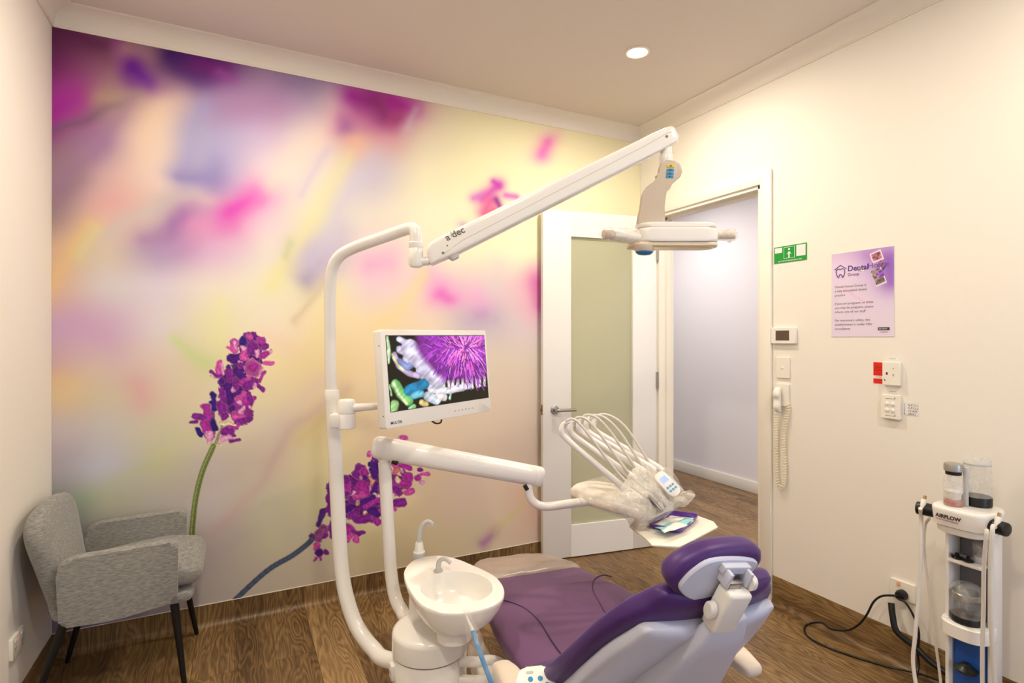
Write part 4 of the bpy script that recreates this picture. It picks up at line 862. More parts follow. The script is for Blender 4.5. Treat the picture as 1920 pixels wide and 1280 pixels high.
crumple(bm, .003, 40, 3); bm.free()
# pouch and mask inside
def sheet(name, corners, m, lab=None, cat=None, amp=.003, seed=0, th=.0008, z0=.0, parent=None):
    bm = B(); n = 14; vs = []
    for i in range(n+1):
        r = []
        for j in range(n+1):
            u, v_ = i/n, j/n; p = corners[0]*(1-u)*(1-v_)+corners[1]*u*(1-v_)+corners[2]*u*v_+corners[3]*(1-u)*v_
            p = p+UP*(amp*2*noise.noise(p*28+Vector((seed, 0, 0)))+amp*sin(pi*u)*1.2); r.append(bm.verts.new(p))
        vs.append(r)
    for i in range(n):
        for j in range(n): bm.faces.new((vs[i][j], vs[i+1][j], vs[i+1][j+1], vs[i][j+1]))
    o = obj(name, bm, m, parent); md = o.modifiers.new('thickness', 'SOLIDIFY'); md.thickness = th
    if lab: tag(o, lab, cat)
    return o
M_aqua = mat('aqua_print', (150, 214, 220), .4)
sheet('sterile_pouch', [PZ(x, y, tz+.018) for x, y in ((1228, 990), (1245, 999), (1302, 977), (1284, 970))], M_aqua, 'pale aqua sterile pouch lying in the purple tray', 'pouch', .004, 1, .002)
sheet('folded_napkin', [PZ(x, y, tz+.028) for x, y in ((1240, 996), (1246, 1000), (1290, 984), (1262, 978))], M_paper, 'white folded paper slip lying on the aqua pouch', 'paper', .003, 5)

# ------------------------------------------------------------------ dental chair
ang = radians(19)
chw = -YAW  # camera heading
CO = CF(.303, 1.518, 0)
lx = RT*cos(ang)+FW*sin(ang); ly = -RT*sin(ang)+FW*cos(ang)
rz = math.atan2(lx.y, lx.x)
ch = empty('dental_chair', CO, rz, 'reclining purple upholstered dental chair with pale shell seen from behind', 'dental chair')
def up_obj(name, bm, m, par=ch, **k): return obj(name, bm, m, par, local=True, **k)
XA = Vector((1, 0, 0))
SP = [(0, .93, .325), (0, .80, .345), (0, .62, .368), (0, .40, .384), (0, .20, .388), (0, .05, .392), (0, -.05, .41)]
SW = [.155, .185, .215, .262, .272, .268, .25]
bm = B(); slab(bm, SP, SW, [.030, .032, .034, .036, .038, .040, .040], XA, 4.2, -.006, 56); seat = up_obj('seat', bm, M_seat)
def ztop(y):
    ys = [p[1] for p in SP][::-1]; return float(np.interp(y, ys, [p[2] for p in SP][::-1]))+float(np.interp(y, ys, [.030, .032, .034, .036, .038, .040, .040][::-1]))
for pts in ([(-.262, .44), (-.235, .470), (-.193, .453), (-.15, .375), (-.137, .275), (-.147, .139), (-.15, .05)], [(.25, .505), (.228, .533), (.18, .508), (.13, .425), (.10, .314), (.085, .237), (.08, .10)]):
    bm = B(); tube(bm, [Vector((x, y, ztop(y)-.0005+.006*(x/.26)**2)) for x, y in pts], .0024, 8, 8); up_obj('seat_seam', bm, M_seam, seat)
bm = B(); slab(bm, [(0, .965, .330), (0, .90, .340), (0, .80, .356), (0, .72, .372), (0, .69, .378)], [.15, .185, .20, .208, .208], [.026, .032, .034, .033, .030], XA, 3.4, 0, 56); crumple(bm, .004, 12, 3); crumple(bm, .0012, 45, 8)
up_obj('foot_cover', bm, M_filmg, ang=0)['label'] = 'crinkled grey translucent plastic cover over the foot end'
bm = B(); slab(bm, [(0, .86, .285), (0, .6, .315), (0, .3, .318), (0, .0, .318)], [.12, .16, .20, .21], [.02, .024, .028, .03], XA, 4, 0, 40); up_obj('seat_shell', bm, M_shell)
bm = B(); box(bm, (-.13, -.02, .03), (.13, .50, .30), .03, None, 3); up_obj('lift_column', bm, M_plast)
bm = B(); box(bm, (-.21, -.22, .0), (.21, .75, .035), .014, None, 3); up_obj('base_plate', bm, M_plast)
bm = B(); box(bm, (-.52, .10, .20), (-.12, .20, .27), .02, None, 3); up_obj('link_beam', bm, M_plast)
# backrest
BPt = [(.02, .415), (-.06, .452), (-.13, .514), (-.20, .590), (-.27, .668), (-.335, .736), (-.375, .778)]
BW = [.262, .268, .262, .245, .225, .195, .15]
bp = [Vector((0, y, z)) for y, z in BPt]
bm = B(); slab(bm, bp, BW, [.034, .034, .034, .033, .033, .034, .032], XA, 3.2, -.014, 64, ndir=1); back = up_obj('backrest', bm, M_purple)
def bnorm(i):
    a = bp[max(i-1, 0)]; b = bp[min(i+1, len(bp)-1)]; t = (b-a).normalized(); n = XA.cross(t); return n if n.z < 0 else -n
sgn = 1
bb = [bp[i]+bnorm(i)*.040 for i in range(len(bp))]
bm = B(); slab(bm, bb[:6], [.22, .232, .232, .222, .202, .170], [.036, .036, .034, .030, .028, .024], XA, 3.6, -.012, 64)
up_obj('back_shell', bm, M_shell)
bm = B(); b3 = [bp[i]+bnorm(i)*d for i, d in ((0, .085), (1, .090), (2, .09), (3, .082), (4, .074), (5, .066), (6, .056))]
slab(bm, b3, [.15, .142, .128, .108, .086, .062, .045], [.05, .05, .046, .038, .032, .026, .014], XA, 4, 0, 48); up_obj('spine_cover', bm, M_shell)
# stitched double seam round the backrest edge
for inset, r in ((.90, .0016), (.86, .0016)):
    for sg in (-1, 1):
        bm = B(); pts = []
        for i in range(1, len(bp)-1):
            n_ = -bnorm(i); pts.append(bp[i]+XA*sg*BW[i]*inset+n_*(.0335*((1-inset**3.2)**(1/3.2))+.014*inset**2+.0006))
        tube(bm, pts, r, 6, 8); up_obj('stitching', bm, M_seam, back)
# headrest: cushion dished round a pale shell, on a white glide block
hc_ = Vector((-.012, -.392, .838)); ht0 = Vector((0, -.40, .92)).normalized()      # up-axis of the pad
hn = XA.cross(ht0); hn = hn if hn.y > 0 else -hn            # facing the patient side
ra_ = radians(13); HX_ = XA*cos(ra_)+ht0*sin(ra_); ht = ht0*cos(ra_)-XA*sin(ra_)
def HR(x, u, n_): return hc_+HX_*x+ht*u+hn*n_
bm = B(); CHM = WM[ch.name]; CHI = CHM.inverted(); hnw = (CHM.to_3x3() @ hn).normalized(); hpl = CHM @ (hc_-hn*.024)
def onpad(pts): return [((q-hc_).dot(XA), (q-hc_).dot(ht0)) for q in (CHI @ hit(x, y, hpl, hnw) for x, y in pts)]
MHR = frame(XA, ht0, -hn, hc_)
pillow(bm, onpad([(1256, 1094), (1264, 1113), (1286, 1129), (1320, 1133), (1352, 1124), (1390, 1098), (1424, 1066), (1434, 1047), (1428, 1032), (1400, 1028), (1340, 1036), (1294, 1056), (1267, 1076)]), MHR,
       [(-.034, 1.3), (-.033, 1.7), (-.030, .022), (-.022, .008), (-.010, .001), (.004, .0), (.014, .001), (.021, .007), (.024, .015), (.0245, 1.6), (.0245, 1.3)], 4)
hr_ = up_obj('headrest_cushion', bm, M_purple)
bm = B(); pillow(bm, onpad([(1271, 1098), (1280, 1112), (1300, 1121), (1328, 1119), (1352, 1104), (1385, 1084), (1414, 1060), (1412, 1046), (1372, 1042), (1330, 1047), (1299, 1064), (1279, 1083)]), MHR, [(.020, 0), (.029, .0), (.032, .003), (.033, 1.7), (.034, 1.3)], 4); up_obj('headrest_shell', bm, M_shell)
rb_ = radians(9); HXB, htB = XA*cos(rb_)-ht0*sin(rb_), ht0*cos(rb_)+XA*sin(rb_)
def hb(name, lo, hi, bev, m, par=ch):
    M = frame(HXB, htB, hn, hc_); bm = B(); box(bm, lo, hi, bev, M, 3); return up_obj(name, bm, m, par)
gb = hb('glide_block', (-.022, -.096, -.080), (.038, .006, -.038), .009, M_plast)
hb('glide_rail', (-.016, -.105, -.060), (.020, .020, -.040), .003, M_steel)
hb('mount_bracket', (-.026, .008, -.062), (-.018, .042, -.026), .002, M_shell); hb('mount_bracket', (.026, .008, -.062), (.034, .042, -.026), .002, M_shell)
hb('mount_bracket', (-.030, .028, -.046), (.038, .046, -.024), .002, M_shell)
for x, u in ((-.036, -.045), (.040, .012)):
    bm = B(); M = frame(ht0, hn, XA if x > 0 else -XA, hc_+XA*x*.9+ht0*u-hn*.058); lathe(bm, [(.017, 0), (.017, .010), (.014, .013), (.004, .0135)], (0, 0, 0), 28, M, 1.2 if x < 0 else 1, .8); up_obj('release_knob', bm, M_plast, gb)
for u in (-.085, -.03):
    bm = B(); M = frame(XA, ht0, -hn, hc_+XA*.006+ht0*u-hn*.0772); prism(bm, [(-.003, -.003), (.004, 0), (-.003, .003)], .0006, M, 0); up_obj('arrow_mark', bm, M_blue, gb)
hb('slot_hinge', (-.010, -.124, -.072), (.028, -.092, -.050), .003, M_steel)
# arms
bm = B(); slab(bm, [(.325, .08, .425), (.325, .0, .425), (.320, -.08, .423), (.315, -.14, .42)], [.028, .034, .036, .030], [.018, .02, .02, .018], XA, 3, 0, 32); up_obj('armrest', bm, M_cream)
bm = B(); slab(bm, [(-.315, .10, .410), (-.315, .04, .42), (-.315, -.04, .42), (-.31, -.12, .42)], [.028, .034, .036, .030], [.02, .024, .024, .02], XA, 3, 0, 32); up_obj('armrest', bm, M_cream)
for sg in (-1, 1):
    bm = B(); tube(bm, [(sg*.315, .02, .405), (sg*.31, .02, .35), (sg*.27, .03, .33), (sg*.15, .04, .33)], .016, 14, 5); up_obj('armrest_bracket', bm, M_plast)

# ------------------------------------------------------------------ assistant's pad and suction
asd = CF(.03, 1.28, .50)
asn = empty('assistant_touchpad', CF(-.10, 1.52, 0)*1+UP*0, 0, 'white rounded control pad with blue buttons by the left armrest', 'control pad')
pc = V(1006, 1290, 1.32); pnm = (UP*.85-FW*.5).normalized(); pxx = (RT*.96+FW*.1); pxx = (pxx-pnm*pxx.dot(pnm)).normalized(); pyy = pnm.cross(pxx)
MP = frame(pxx, pyy, pnm, pc)
bm = B(); prism(bm, rrect(.094, .105, .028, 6), .016, MP @ Matrix.Translation((0, 0, -.016)), .005, 0, 3); pad = obj('pad_body', bm, M_plast, asn)
for x, y in ((-.012, .022), (.012, .022), (-.027, .008), (.027, .006), (-.018, -.012), (.018, -.014), (0, -.02)):
    bm = B(); lathe(bm, [(.0062, 0), (.0062, .0010), (.005, .0014)], (0, 0, 0), 20, MP @ Matrix.Translation((x, y, 0))); obj('button', bm, M_blue, pad)
bm = B(); prism(bm, rrect(.018, .006, .002, 3), .0006, MP @ Matrix.Translation((-.012, .038, 0)), 0); obj('logo_plate', bm, M_light, pad)
bm = B(); lathe(bm, [(.0022, 0), (.0022, .0008)], (0, 0, 0), 12, MP @ Matrix.Translation((0, .006, 0))); obj('indicator', bm, M_ink, pad)
bm = B(); tube(bm, [pc-pnm*.012, pc-UP*.05-FW*.0, CF(.0, 1.38, .33), CF(-.08, 1.50, .25), CF(-.17, 1.60, .24)], .016, 16, 5); obj('pad_arm', bm, M_plast, asn)
hp = CF(-.02, 1.37, .42)
sc = empty('suction_handpiece', V(920, 1290, 1.34), 0, 'blue suction tube with white tip in a clear sleeve in front of the basin', 'suction tool')
s_a, s_b, s_c, s_d = V(872, 1146, 1.40), V(886, 1182, 1.39), V(903, 1232, 1.36), V(926, 1292, 1.33)
bm = B(); tube(bm, [s_b, s_c, s_d, s_d+(s_d-s_c)*.6], [.0055, .0058, .006, .006], 16, 3); obj('tube_body', bm, mat('bright_blue_plastic', (28, 128, 190), .3), sc)
bm = B(); tube(bm, [V(873, 1150, 1.40), V(877, 1162, 1.397), V(887, 1184, 1.39)], [.0022, .0035, .0058], 14, 3); obj('white_tip', bm, M_plast, sc)
sleeve('clear_sleeve', [V(873, 1140, 1.405), V(884, 1180, 1.39), V(898, 1232, 1.36), V(918, 1292, 1.33)], [.006, .016, .027, .034], sc, .003, M_film2, 20, 6, 30, 7)
bm = B(); rtube(bm, s_d+(s_d-s_c)*.3, s_d+(s_d-s_c)*.95, .014, 20); obj('holder_socket', bm, M_plast, sc)
bm = B(); tube(bm, [s_d+(s_d-s_c)*.8, CF(-.05, 1.40, .28), CF(-.13, 1.50, .22), CF(-.17, 1.60, .23)], .013, 14, 5); obj('holder_arm', bm, M_plast, sc)
bm = B()
for k in range(3):
    a_ = CF(-.14+.02*k, 1.56-.03*k, .26+.03*k); 
    tube(bm, [a_, a_+RT*.05-UP*.02, a_+RT*.12-UP*.0, a_+RT*.16-FW*.05+UP*.03], .011, 12, 5)
bm.free()
for k in range(3):
    bm = B(); a_ = CF(-.155, 1.63, .36-.055*k)
    tube(bm, [a_, a_+RT*.05-UP*.003, a_+RT*.10+FW*.02-UP*.01, a_+RT*.17+FW*.05-UP*.06], .0145, 14, 5)
    tag(obj('suction_hose', bm, M_hose), ['uppermost pale ribbed hose leaving the white column towards the chair', 'middle pale hose leaving the white column towards the chair', 'lowest pale hose leaving the white column towards the chair'][k], 'hose', 'hoses between the column and the chair')

# ------------------------------------------------------------------ items on the right wall
def MW(p): return frame((0, -1, 0), (0, 0, 1), (-1, 0, 0), (XR-.0005, p.y, p.z))
def wq(x0, y0, x1, y1):
    """centre, width, height on the right wall from photo corners (left-top, right-bottom)"""
    a = PX(x0, y0, XR); b = PX(x1, y1, XR); return a, b
def wall_rect(x0, x1, yc, hpx):
    a = PX(x0, yc, XR); b = PX(x1, yc, XR); xm = (x0+x1)/2; t = PX(xm, yc-hpx/2, XR); u = PX(xm, yc+hpx/2, XR)
    c = Vector((XR, (a.y+b.y)/2, (t.z+u.z)/2)); return c, abs(a.y-b.y), t.z-u.z
def plate(name, x0, x1, yc, hpx, th, m, r=.004, par=None, bev=.002, off=0):
    c, w_, h_ = wall_rect(x0, x1, yc, hpx); M = MW(c) @ Matrix.Translation((0, 0, off))
    bm = B(); prism(bm, rrect(w_, h_, min(r, w_/2.1, h_/2.1), 4), th, M, bev if th > .004 else 0); return obj(name, bm, m, par, ang=18), M, w_, h_
def wthing(name, x0, x1, yc, hpx, lab, cat, grp=None):
    c, w_, h_ = wall_rect(x0, x1, yc, hpx); return empty(name, c, 0, lab, cat, grp)
# green sign
t = wthing('safety_sign', 1452, 1513, 475, 36, 'green sign with a white figure beside the door frame', 'sign')
c, w_, h_ = wall_rect(1452, 1513, 475, 31); M = MW(c)
bm = B(); prism(bm, rrect(w_, h_, .001, 2), .002, M, 0); obj('sign_panel', bm, M_green, t)
bm = B(); prism(bm, rrect(w_*1.0, h_*1.0, .001, 2), .0012, M, 0); bm.free()
bm = B(); box(bm, (-w_*.47, h_*.12, .002), (-w_*.24, h_*.44, .0024), 0, M); obj('white_label', bm, M_paper, t)
bm = B(); box(bm, (w_*.20, -h_*.22, .002), (w_*.47, h_*.44, .0024), 0, M); obj('white_label', bm, M_paper, t)
bm = B(); e = .0016
for a_, b_ in (((-w_*.19, -h_*.27), (-w_*.19+e, h_*.42)), ((w_*.14, -h_*.27), (w_*.14+e, h_*.42)), ((-w_*.19, -h_*.27), (w_*.14, -h_*.27+e)), ((-w_*.19, h_*.42-e), (w_*.14, h_*.42))): box(bm, (*a_, .002), (*b_, .0025), 0, M)
obj('pictogram_frame', bm, M_paper, t)
bm = B(); lathe(bm, [(.0052, .002), (.0052, .0025)], (0, 0, 0), 16, M @ Matrix.Translation((-w_*.025, h_*.28, 0)))
for pts in ([(-.004, .012), (.004, .012), (.0035, -.004), (.004, -.018), (.001, -.018), (0, -.006), (-.001, -.018), (-.004, -.018), (-.0035, -.004)], [(-.004, .011), (-.012, -.001), (-.0105, -.002), (-.003, .006)], [(.004, .011), (.012, -.001), (.0105, -.002), (.003, .006)]):
    prism(bm, pts, .0005, M @ Matrix.Translation((-w_*.025, -.001, .002)), 0)
obj('figure_pictogram', bm, M_paper, t)
text('sign_text', 'BODY PROTECTED ELECTRICAL AREA', .0078, M @ Matrix.Translation((0, -h_*.44, .0022)), M_paper, t, .0002, 'CENTER', .0001, .95)
# thermostat / alarm panel
t = wthing('wall_controller', 1451, 1495, 629, 32, 'slim white wall controller with a dark screen beside the door frame', 'controller')
_, M, w_, h_ = plate('controller_case', 1450, 1495, 629, 30, .016, M_plast, .006, t); 
bm = B(); box(bm, (-w_*.30, -h_*.30, .016), (w_*.26, h_*.32, .0166), 0, M); obj('display', bm, mat('dark_display', (92, 76, 62), .25), t)
# blank switch plate
t = wthing('light_switch', 1457, 1482, 691, 38, 'cream wall plate with one small button above the handset', 'switch')
_, M, w_, h_ = plate('switch_plate', 1457, 1482, 689, 39, .008, M_trim, .002, t)
bm = B(); lathe(bm, [(.0055, .008), (.0055, .011), (.004, .012)], (0, 0, 0), 20, M); obj('button', bm, M_plast, t)
# handset with coiled cord
t = wthing('intercom_handset', 1457, 1482, 752, 60, 'white wall handset hanging beside the door frame with a coiled cord', 'handset')
_, M, w_, h_ = plate('handset_cradle', 1457, 1481, 740, 42, .012, M_trim, .004, t)
c, w2, h2 = wall_rect(1459, 1472, 749, 44); M2 = MW(c)
bm = B(); slab(bm, [M2 @ Vector((0, h2*.46, .028)), M2 @ Vector((0, h2*.25, .034)), M2 @ Vector((0, 0, .030)), M2 @ Vector((0, -h2*.3, .032)), M2 @ Vector((0, -h2*.47, .022))], [w2*.42, w2*.46, w2*.42, w2*.46, w2*.36], [.010, .013, .010, .013, .010], (0, 1, 0), 3.5, 0, 28); obj('handset', bm, M_white, t)
def cord(path, turns, rad, r, name, m, par):
    Q = smooth([Vector(p) for p in path], 10); Lq = [0]
    for a_, b_ in zip(Q, Q[1:]): Lq.append(Lq[-1]+(b_-a_).length)
    pts = []; n = turns*9; xs = [q.x for q in Q]; ys = [q.y for q in Q]; zs = [q.z for q in Q]
    for i in range(n+1):
        s = Lq[-1]*i/n; p = Vector((np.interp(s, Lq, xs), np.interp(s, Lq, ys), np.interp(s, Lq, zs)))
        s2 = min(s+.001, Lq[-1]); s1 = max(s2-.002, 0)
        tg = Vector((np.interp(s2, Lq, xs)-np.interp(s1, Lq, xs), np.interp(s2, Lq, ys)-np.interp(s1, Lq, ys), np.interp(s2, Lq, zs)-np.interp(s1, Lq, zs))).normalized()
        a1 = Vector((1, 0, 0)); a1 = (a1-tg*a1.dot(tg)).normalized(); a2 = tg.cross(a1); th = 2*pi*turns*i/n
        pts.append(p+(a1*cos(th)+a2*sin(th))*rad)
    bm = B(); tube(bm, pts, r, 6); return obj(name, bm, m, par)
def WP(px, py, off): p = PX(px, py, XR); p.x = XR-off; return p
cord([WP(1462, 768, .02), WP(1460, 800, .016), WP(1459, 845, .014), WP(1460, 885, .014), WP(1464, 908, .014), WP(1469, 912, .014), WP(1474, 900, .014), WP(1475, 870, .014), WP(1473, 820, .014), WP(1477, 790, .014), WP(1481, 765, .012), WP(1480, 756, .010)], 62, .0075, .0022, 'coiled_cord', mat('cord_cream', (238, 228, 200), .5), t)
# poster
pa, pb = PX(1560, 477, XR), PX(1677, 461, XR); pc_, pd_ = PX(1677, 630, XR), PX(1562, 631, XR)
yl, yr, zt, zb = pa.y, pb.y, (pa.z+pb.z)/2, (pc_.z+pd_.z)/2; pw, ph_ = yl-yr, zt-zb
t = empty('practice_poster', (XR, (yl+yr)/2, zb), 0, 'lilac paper notice with a purple house and tooth logo on the right wall', 'poster')
nw, nh = 120, 168; u, v_ = np.meshgrid(np.linspace(0, 1, nw), np.linspace(0, 1, nh)); Cp = np.zeros((nh, nw, 3)); Cp[:] = (226, 212, 232)
XX, YY = u*200, v_*283
def so(pts, w1, c, a): soft(Cp, XX, YY, pts, w1, c, a)
so([(0, 10), (120, 5)], 30, (212, 180, 222), .8); so([(120, 20), (190, 60)], 40, (160, 110, 200), .75); so([(185, 40), (190, 110)], 22, (140, 90, 190), .8); so([(20, 50), (60, 60)], 40, (232, 214, 236), .7)
def quad(cx, cy, w1, h1, a, c, tx=0):
    ca, sa = cos(radians(a)), sin(radians(a)); X1 = (XX-cx)*ca+(YY-cy)*sa; Y1 = -(XX-cx)*sa+(YY-cy)*ca
    mk = (abs(X1) < w1/2) & (abs(Y1) < h1/2); cc2 = np.array(c, float)*np.ones((nh, nw, 1))
    if tx: cc2 = cc2*(.55+.8*vnoise(X1, Y1, tx, int(cx))[..., None])
    Cp[mk] = cc2[mk]
quad(148, 26, 36, 34, -18, (232, 222, 226)); quad(148, 26, 28, 24, -18, (176, 112, 132), 6); quad(164, 56, 26, 24, 30, (140, 96, 140), 5); quad(154, 92, 34, 56, -20, (226, 218, 222)); quad(152, 90, 30, 50, -20, (150, 128, 132), 7); quad(160, 82, 18, 22, -20, (140, 90, 190), 6)
quad(102, 60, 22, 18, 10, (222, 206, 210), 5); quad(78, 148, 96, 8, 36, (232, 196, 222))
Pp = np.stack([np.full_like(u, XR-.0022), yl-u*pw, zt-v_*ph_], -1)
printed('poster_print', Pp, Cp, print_mat('poster_ink', .55), t)
bm = B(); box(bm, (XR-.002, yr-.001, zb-.001), (XR-.0004, yl+.001, zt+.001)); obj('poster_sheet', bm, M_paper, t)
def PM(x, y, o=.0026): return frame((0, -1, 0), (0, 0, 1), (-1, 0, 0), (XR-o, yl-x*pw, zt-y*ph_))
text('poster_title', 'Dental', .033, PM(.275, .225), M_purpink, t, .0002, bold=.0007); text('poster_title', 'House', .033, PM(.60, .218), mat('violet_ink', (120, 84, 170), .6), t, .0002)
text('poster_subtitle', 'Group', .019, PM(.275, .285), M_purpink, t, .0002)
for i, ln in enumerate(['Dental House Group is', 'a fully accredited dental', 'practice', '', 'If you are pregnant, or think', 'you may be pregnant, please', 'inform one of our staff', '', "For everyone's safety, this", 'establishment is under 24hr', 'surveillance']):
    if ln: text('poster_text', ln, .0145, PM(.055, .415+i*.0505), M_greyink, t, .0002)
bm = B(); Mx = PM(.155, .22, .003)
tube(bm, [Mx @ Vector(p) for p in ((-.026, .010, 0), (0, .028, 0), (.026, .010, 0))], .0016, 6)
tube(bm, [Mx @ Vector(p) for p in ((-.019, .006, 0), (-.019, -.006, 0), (-.013, -.022, 0), (-.009, -.026, 0), (-.005, -.016, 0), (0, -.012, 0), (.005, -.016, 0), (.009, -.026, 0), (.013, -.022, 0), (.019, -.006, 0), (.017, .008, 0), (.008, .012, 0), (0, .009, 0), (-.008, .012, 0), (-.017, .008, 0))], .0016, 6, 4, closed=True)
obj('tooth_house_logo', bm, M_purpink, t)
bm = B(); box(bm, (0, 0, 0), (.046, .012, .0004), 0, PM(.76, .93)); obj('security_badge', bm, M_ink, t); text('badge_text', 'SECURITY', .0075, PM(.775, .922, .0032), M_paper, t, .0001); text('badge_text', 'monitored', .0075, PM(.79, .955), M_greyink, t, .0001)
# isolator with red label
t = wthing('isolator_switch', 1658, 1691, 700, 44, 'square white isolator switch plate with a black marking, below the poster', 'switch')
_, M, w_, h_ = plate('switch_plate', 1659, 1691, 700, 44, .018, M_trim, .003, t)
bm = B(); lathe(bm, [(.0062, .018), (.0062, .0186)], (0, 0, 0), 16, M @ Matrix.Translation((-w_*.22, 0, 0)), .6, 1); obj('rocker_mark', bm, M_ink, t)
bm = B(); prism(bm, [(-.003, -.004), (.004, -.004), (-.003, .004)], .0006, M @ Matrix.Translation((-w_*.33, -h_*.27, .018)), 0); obj('arrow_mark', bm, M_ink, t)
for yy in (.2, -.05, -.1):
    bm = B(); box(bm, (w_*.12, h_*yy, .018), (w_*.2, h_*yy+.003, .0184), 0, M); obj('tick_mark', bm, M_greyink, t)
t = wthing('warning_label', 1638, 1657, 699, 40, 'small red warning label stuck left of the isolator switch', 'label')
_, M, w_, h_ = plate('label_field', 1638, 1657, 691.5, 25, .001, M_red, .0005, t); text('label_text', 'XRAY', .011, M @ Matrix.Translation((0, .004, .0011)), M_ink, t, .0001, 'CENTER'); text('label_text', 'MAIN SWITCH', .0052, M @ Matrix.Translation((0, -.006, .0011)), M_ink, t, .0001, 'CENTER')
plate('label_field', 1638, 1657, 714, 9, .001, M_red, .0005, t); _, M, w_, h_ = plate('label_band', 1638, 1657, 706.5, 6, .0008, M_paper, .0005, t); text('label_text', 'DANGER', .006, M @ Matrix.Translation((0, -.002, .001)), M_greyink, t, .0001, 'CENTER')
for (x0, x1, yc, hp_, lab) in ((1664, 1687, 672.5, 7, 'thin clear label strip above the isolator switch'), (1664, 1687, 734, 7, 'thin clear label strip between the two switch plates')):
    o, M, w_, h_ = plate('label_strip', x0, x1, yc, hp_, .001, M_paper, .0005); tag(o, lab, 'label', 'clear label strips')
    bm = B(); box(bm, (-w_*.3, -.0008, .001), (w_*.2, .0008, .0012), 0, Matrix.Translation(-o.location) @ M); obj('strip_text', bm, M_greyink, o, local=True)
t = wthing('switch_panel', 1656, 1691, 762, 48, 'white plate with four round buttons, lower of the two wall plates', 'switch')
_, M, w_, h_ = plate('panel_plate', 1656, 1691, 762, 45, .016, M_trim, .003, t)
for i in (0, 1):
    for j in (0, 1):
        bm = B(); lathe(bm, [(.0085, .016), (.0085, .019), (.006, .0205)], (0, 0, 0), 20, M @ Matrix.Translation((-w_*.16+i*w_*.30, h_*.12-j*h_*.26, 0)), .9, 1); obj('round_button', bm, M_plast, t)
for yy in (.33, -.38):
    bm = B(); box(bm, (-w_*.25, h_*yy, .016), (w_*.28, h_*yy+.0018, .0165), 0, M); box(bm, (w_*.24, h_*yy, .016), (w_*.28, h_*yy+.007, .0165), 0, M); obj('label_bracket', bm, M_grey, t)
t = wthing('circuit_label', 1694, 1722, 766, 24, 'small printed circuit list stuck right of the four-button plate', 'label')
_, M, w_, h_ = plate('label_card', 1693, 1722, 766, 24, .001, M_paper, .0005, t)
for i, (a_, b_) in enumerate((('1', 'G.P.O.1'), ('2', 'G.P.O.2'), ('3', 'CHAIR'), ('4', 'XRAY'))):
    text('label_text', a_, .0115, M @ Matrix.Translation((-w_*.44, h_*(.20-i*.23), .0011)), M_ink, t, .0001); text('label_text', b_, .0115, M @ Matrix.Translation((-w_*.16, h_*(.20-i*.23), .0011)), M_ink, t, .0001)
# power outlet near skirting and plugs
t = wthing('power_outlet', 1671, 1720, 1110, 50, 'white double power outlet low on the right wall above the skirting', 'power outlet')
_, M, w_, h_ = plate('outlet_plate', 1672, 1718, 1106, 34, .010, M_trim, .003, t)
bm = B(); box(bm, (-w_*.22, h_*.2, .010), (-w_*.08, h_*.42, .013), .001, M); obj('rocker_switch', bm, mat('warm_rocker', (236, 170, 130), .4), t)
kc = empty('power_cable', WP(1697, 1113, .03), 0, 'black power cord plugged into the right wall outlet and looping on the floor', 'power cord')
bm = B(); M = MW(PX(1697, 1113, XR)); lathe(bm, [(.016, .011), (.020, .014), (.021, .028), (.017, .040), (.010, .043)], (0, 0, 0), 28, M); obj('plug', bm, M_black, kc)
def FLP(px, py, z=.006):
    p = PZ(px, py, z)
    if p.x > 2.345: p = PX(px, py, 2.345)
    p.z = max(p.z, z); return p
bm = B(); tube(bm, [WP(1697, 1113, .038), WP(1686, 1111, .05), WP(1665, 1113, .045), WP(1650, 1124, .045), WP(1637, 1148, .045), WP(1622, 1166, .045), WP(1602, 1176, .05), WP(1575, 1173, .06), FLP(1540, 1167), FLP(1515, 1170), FLP(1508, 1181), FLP(1519, 1196), FLP(1550, 1212), FLP(1600, 1230), FLP(1660, 1248), FLP(1720, 1262), FLP(1770, 1278)], .0042, 10, 8); obj('cable', bm, M_black, kc)
bm = B(); tube(bm, [WP(1697, 1118, .045), WP(1712, 1125, .05), WP(1727, 1150, .05), WP(1735, 1180, .045), WP(1733, 1215, .045), FLP(1722, 1250), FLP(1712, 1290)], .0042, 10, 8); obj('flex_cable', bm, M_black, kc)
bm = B(); tube(bm, [WP(1679, 1127, .03), WP(1686, 1150, .045), WP(1697, 1178, .055), FLP(1716, 1212, .014), FLP(1745, 1240, .014), FLP(1785, 1268, .014), FLP(1830, 1292, .014)], .0115, 14, 8); tag(obj('drain_hose', bm, M_black), 'thick black ribbed hose curving from the outlet towards the polishing machine', 'hose')
# outlet on the left wall
p = PX(27, 1205, XL); t = empty('power_outlet', p, 0, 'white power outlet with a red light low on the left wall', 'power outlet')
ML = frame((0, 1, 0), (0, 0, 1), (1, 0, 0), (XL, p.y, p.z))
bm = B(); prism(bm, rrect(.115, .072, .004, 3), .012, ML, .002); obj('outlet_plate', bm, M_trim, t)
for x in (-.03, .03):
    bm = B(); box(bm, (x-.010, .016, .012), (x+.004, .026, .0145), .001, ML); obj('rocker_switch', bm, M_plast, t)
    bm = B(); 
    for dx, a_ in ((-.006, 25), (.006, -25), (0, 0)): box(bm, (-.001, -.004, .0121), (.001, .004, .0124), 0, ML @ Matrix.Translation((x+dx, -.006 if dx else -.018, 0)) @ Matrix.Rotation(radians(a_), 4, 'Z'))
    obj('socket_slot', bm, M_ink, t)
bm = B(); box(bm, (-.026, .017, .0145), (-.022, .021, .0150), 0, ML); obj('indicator_light', bm, mat('red_neon', (230, 50, 30), .4, emit=(255, 60, 30), es=1.5), t)
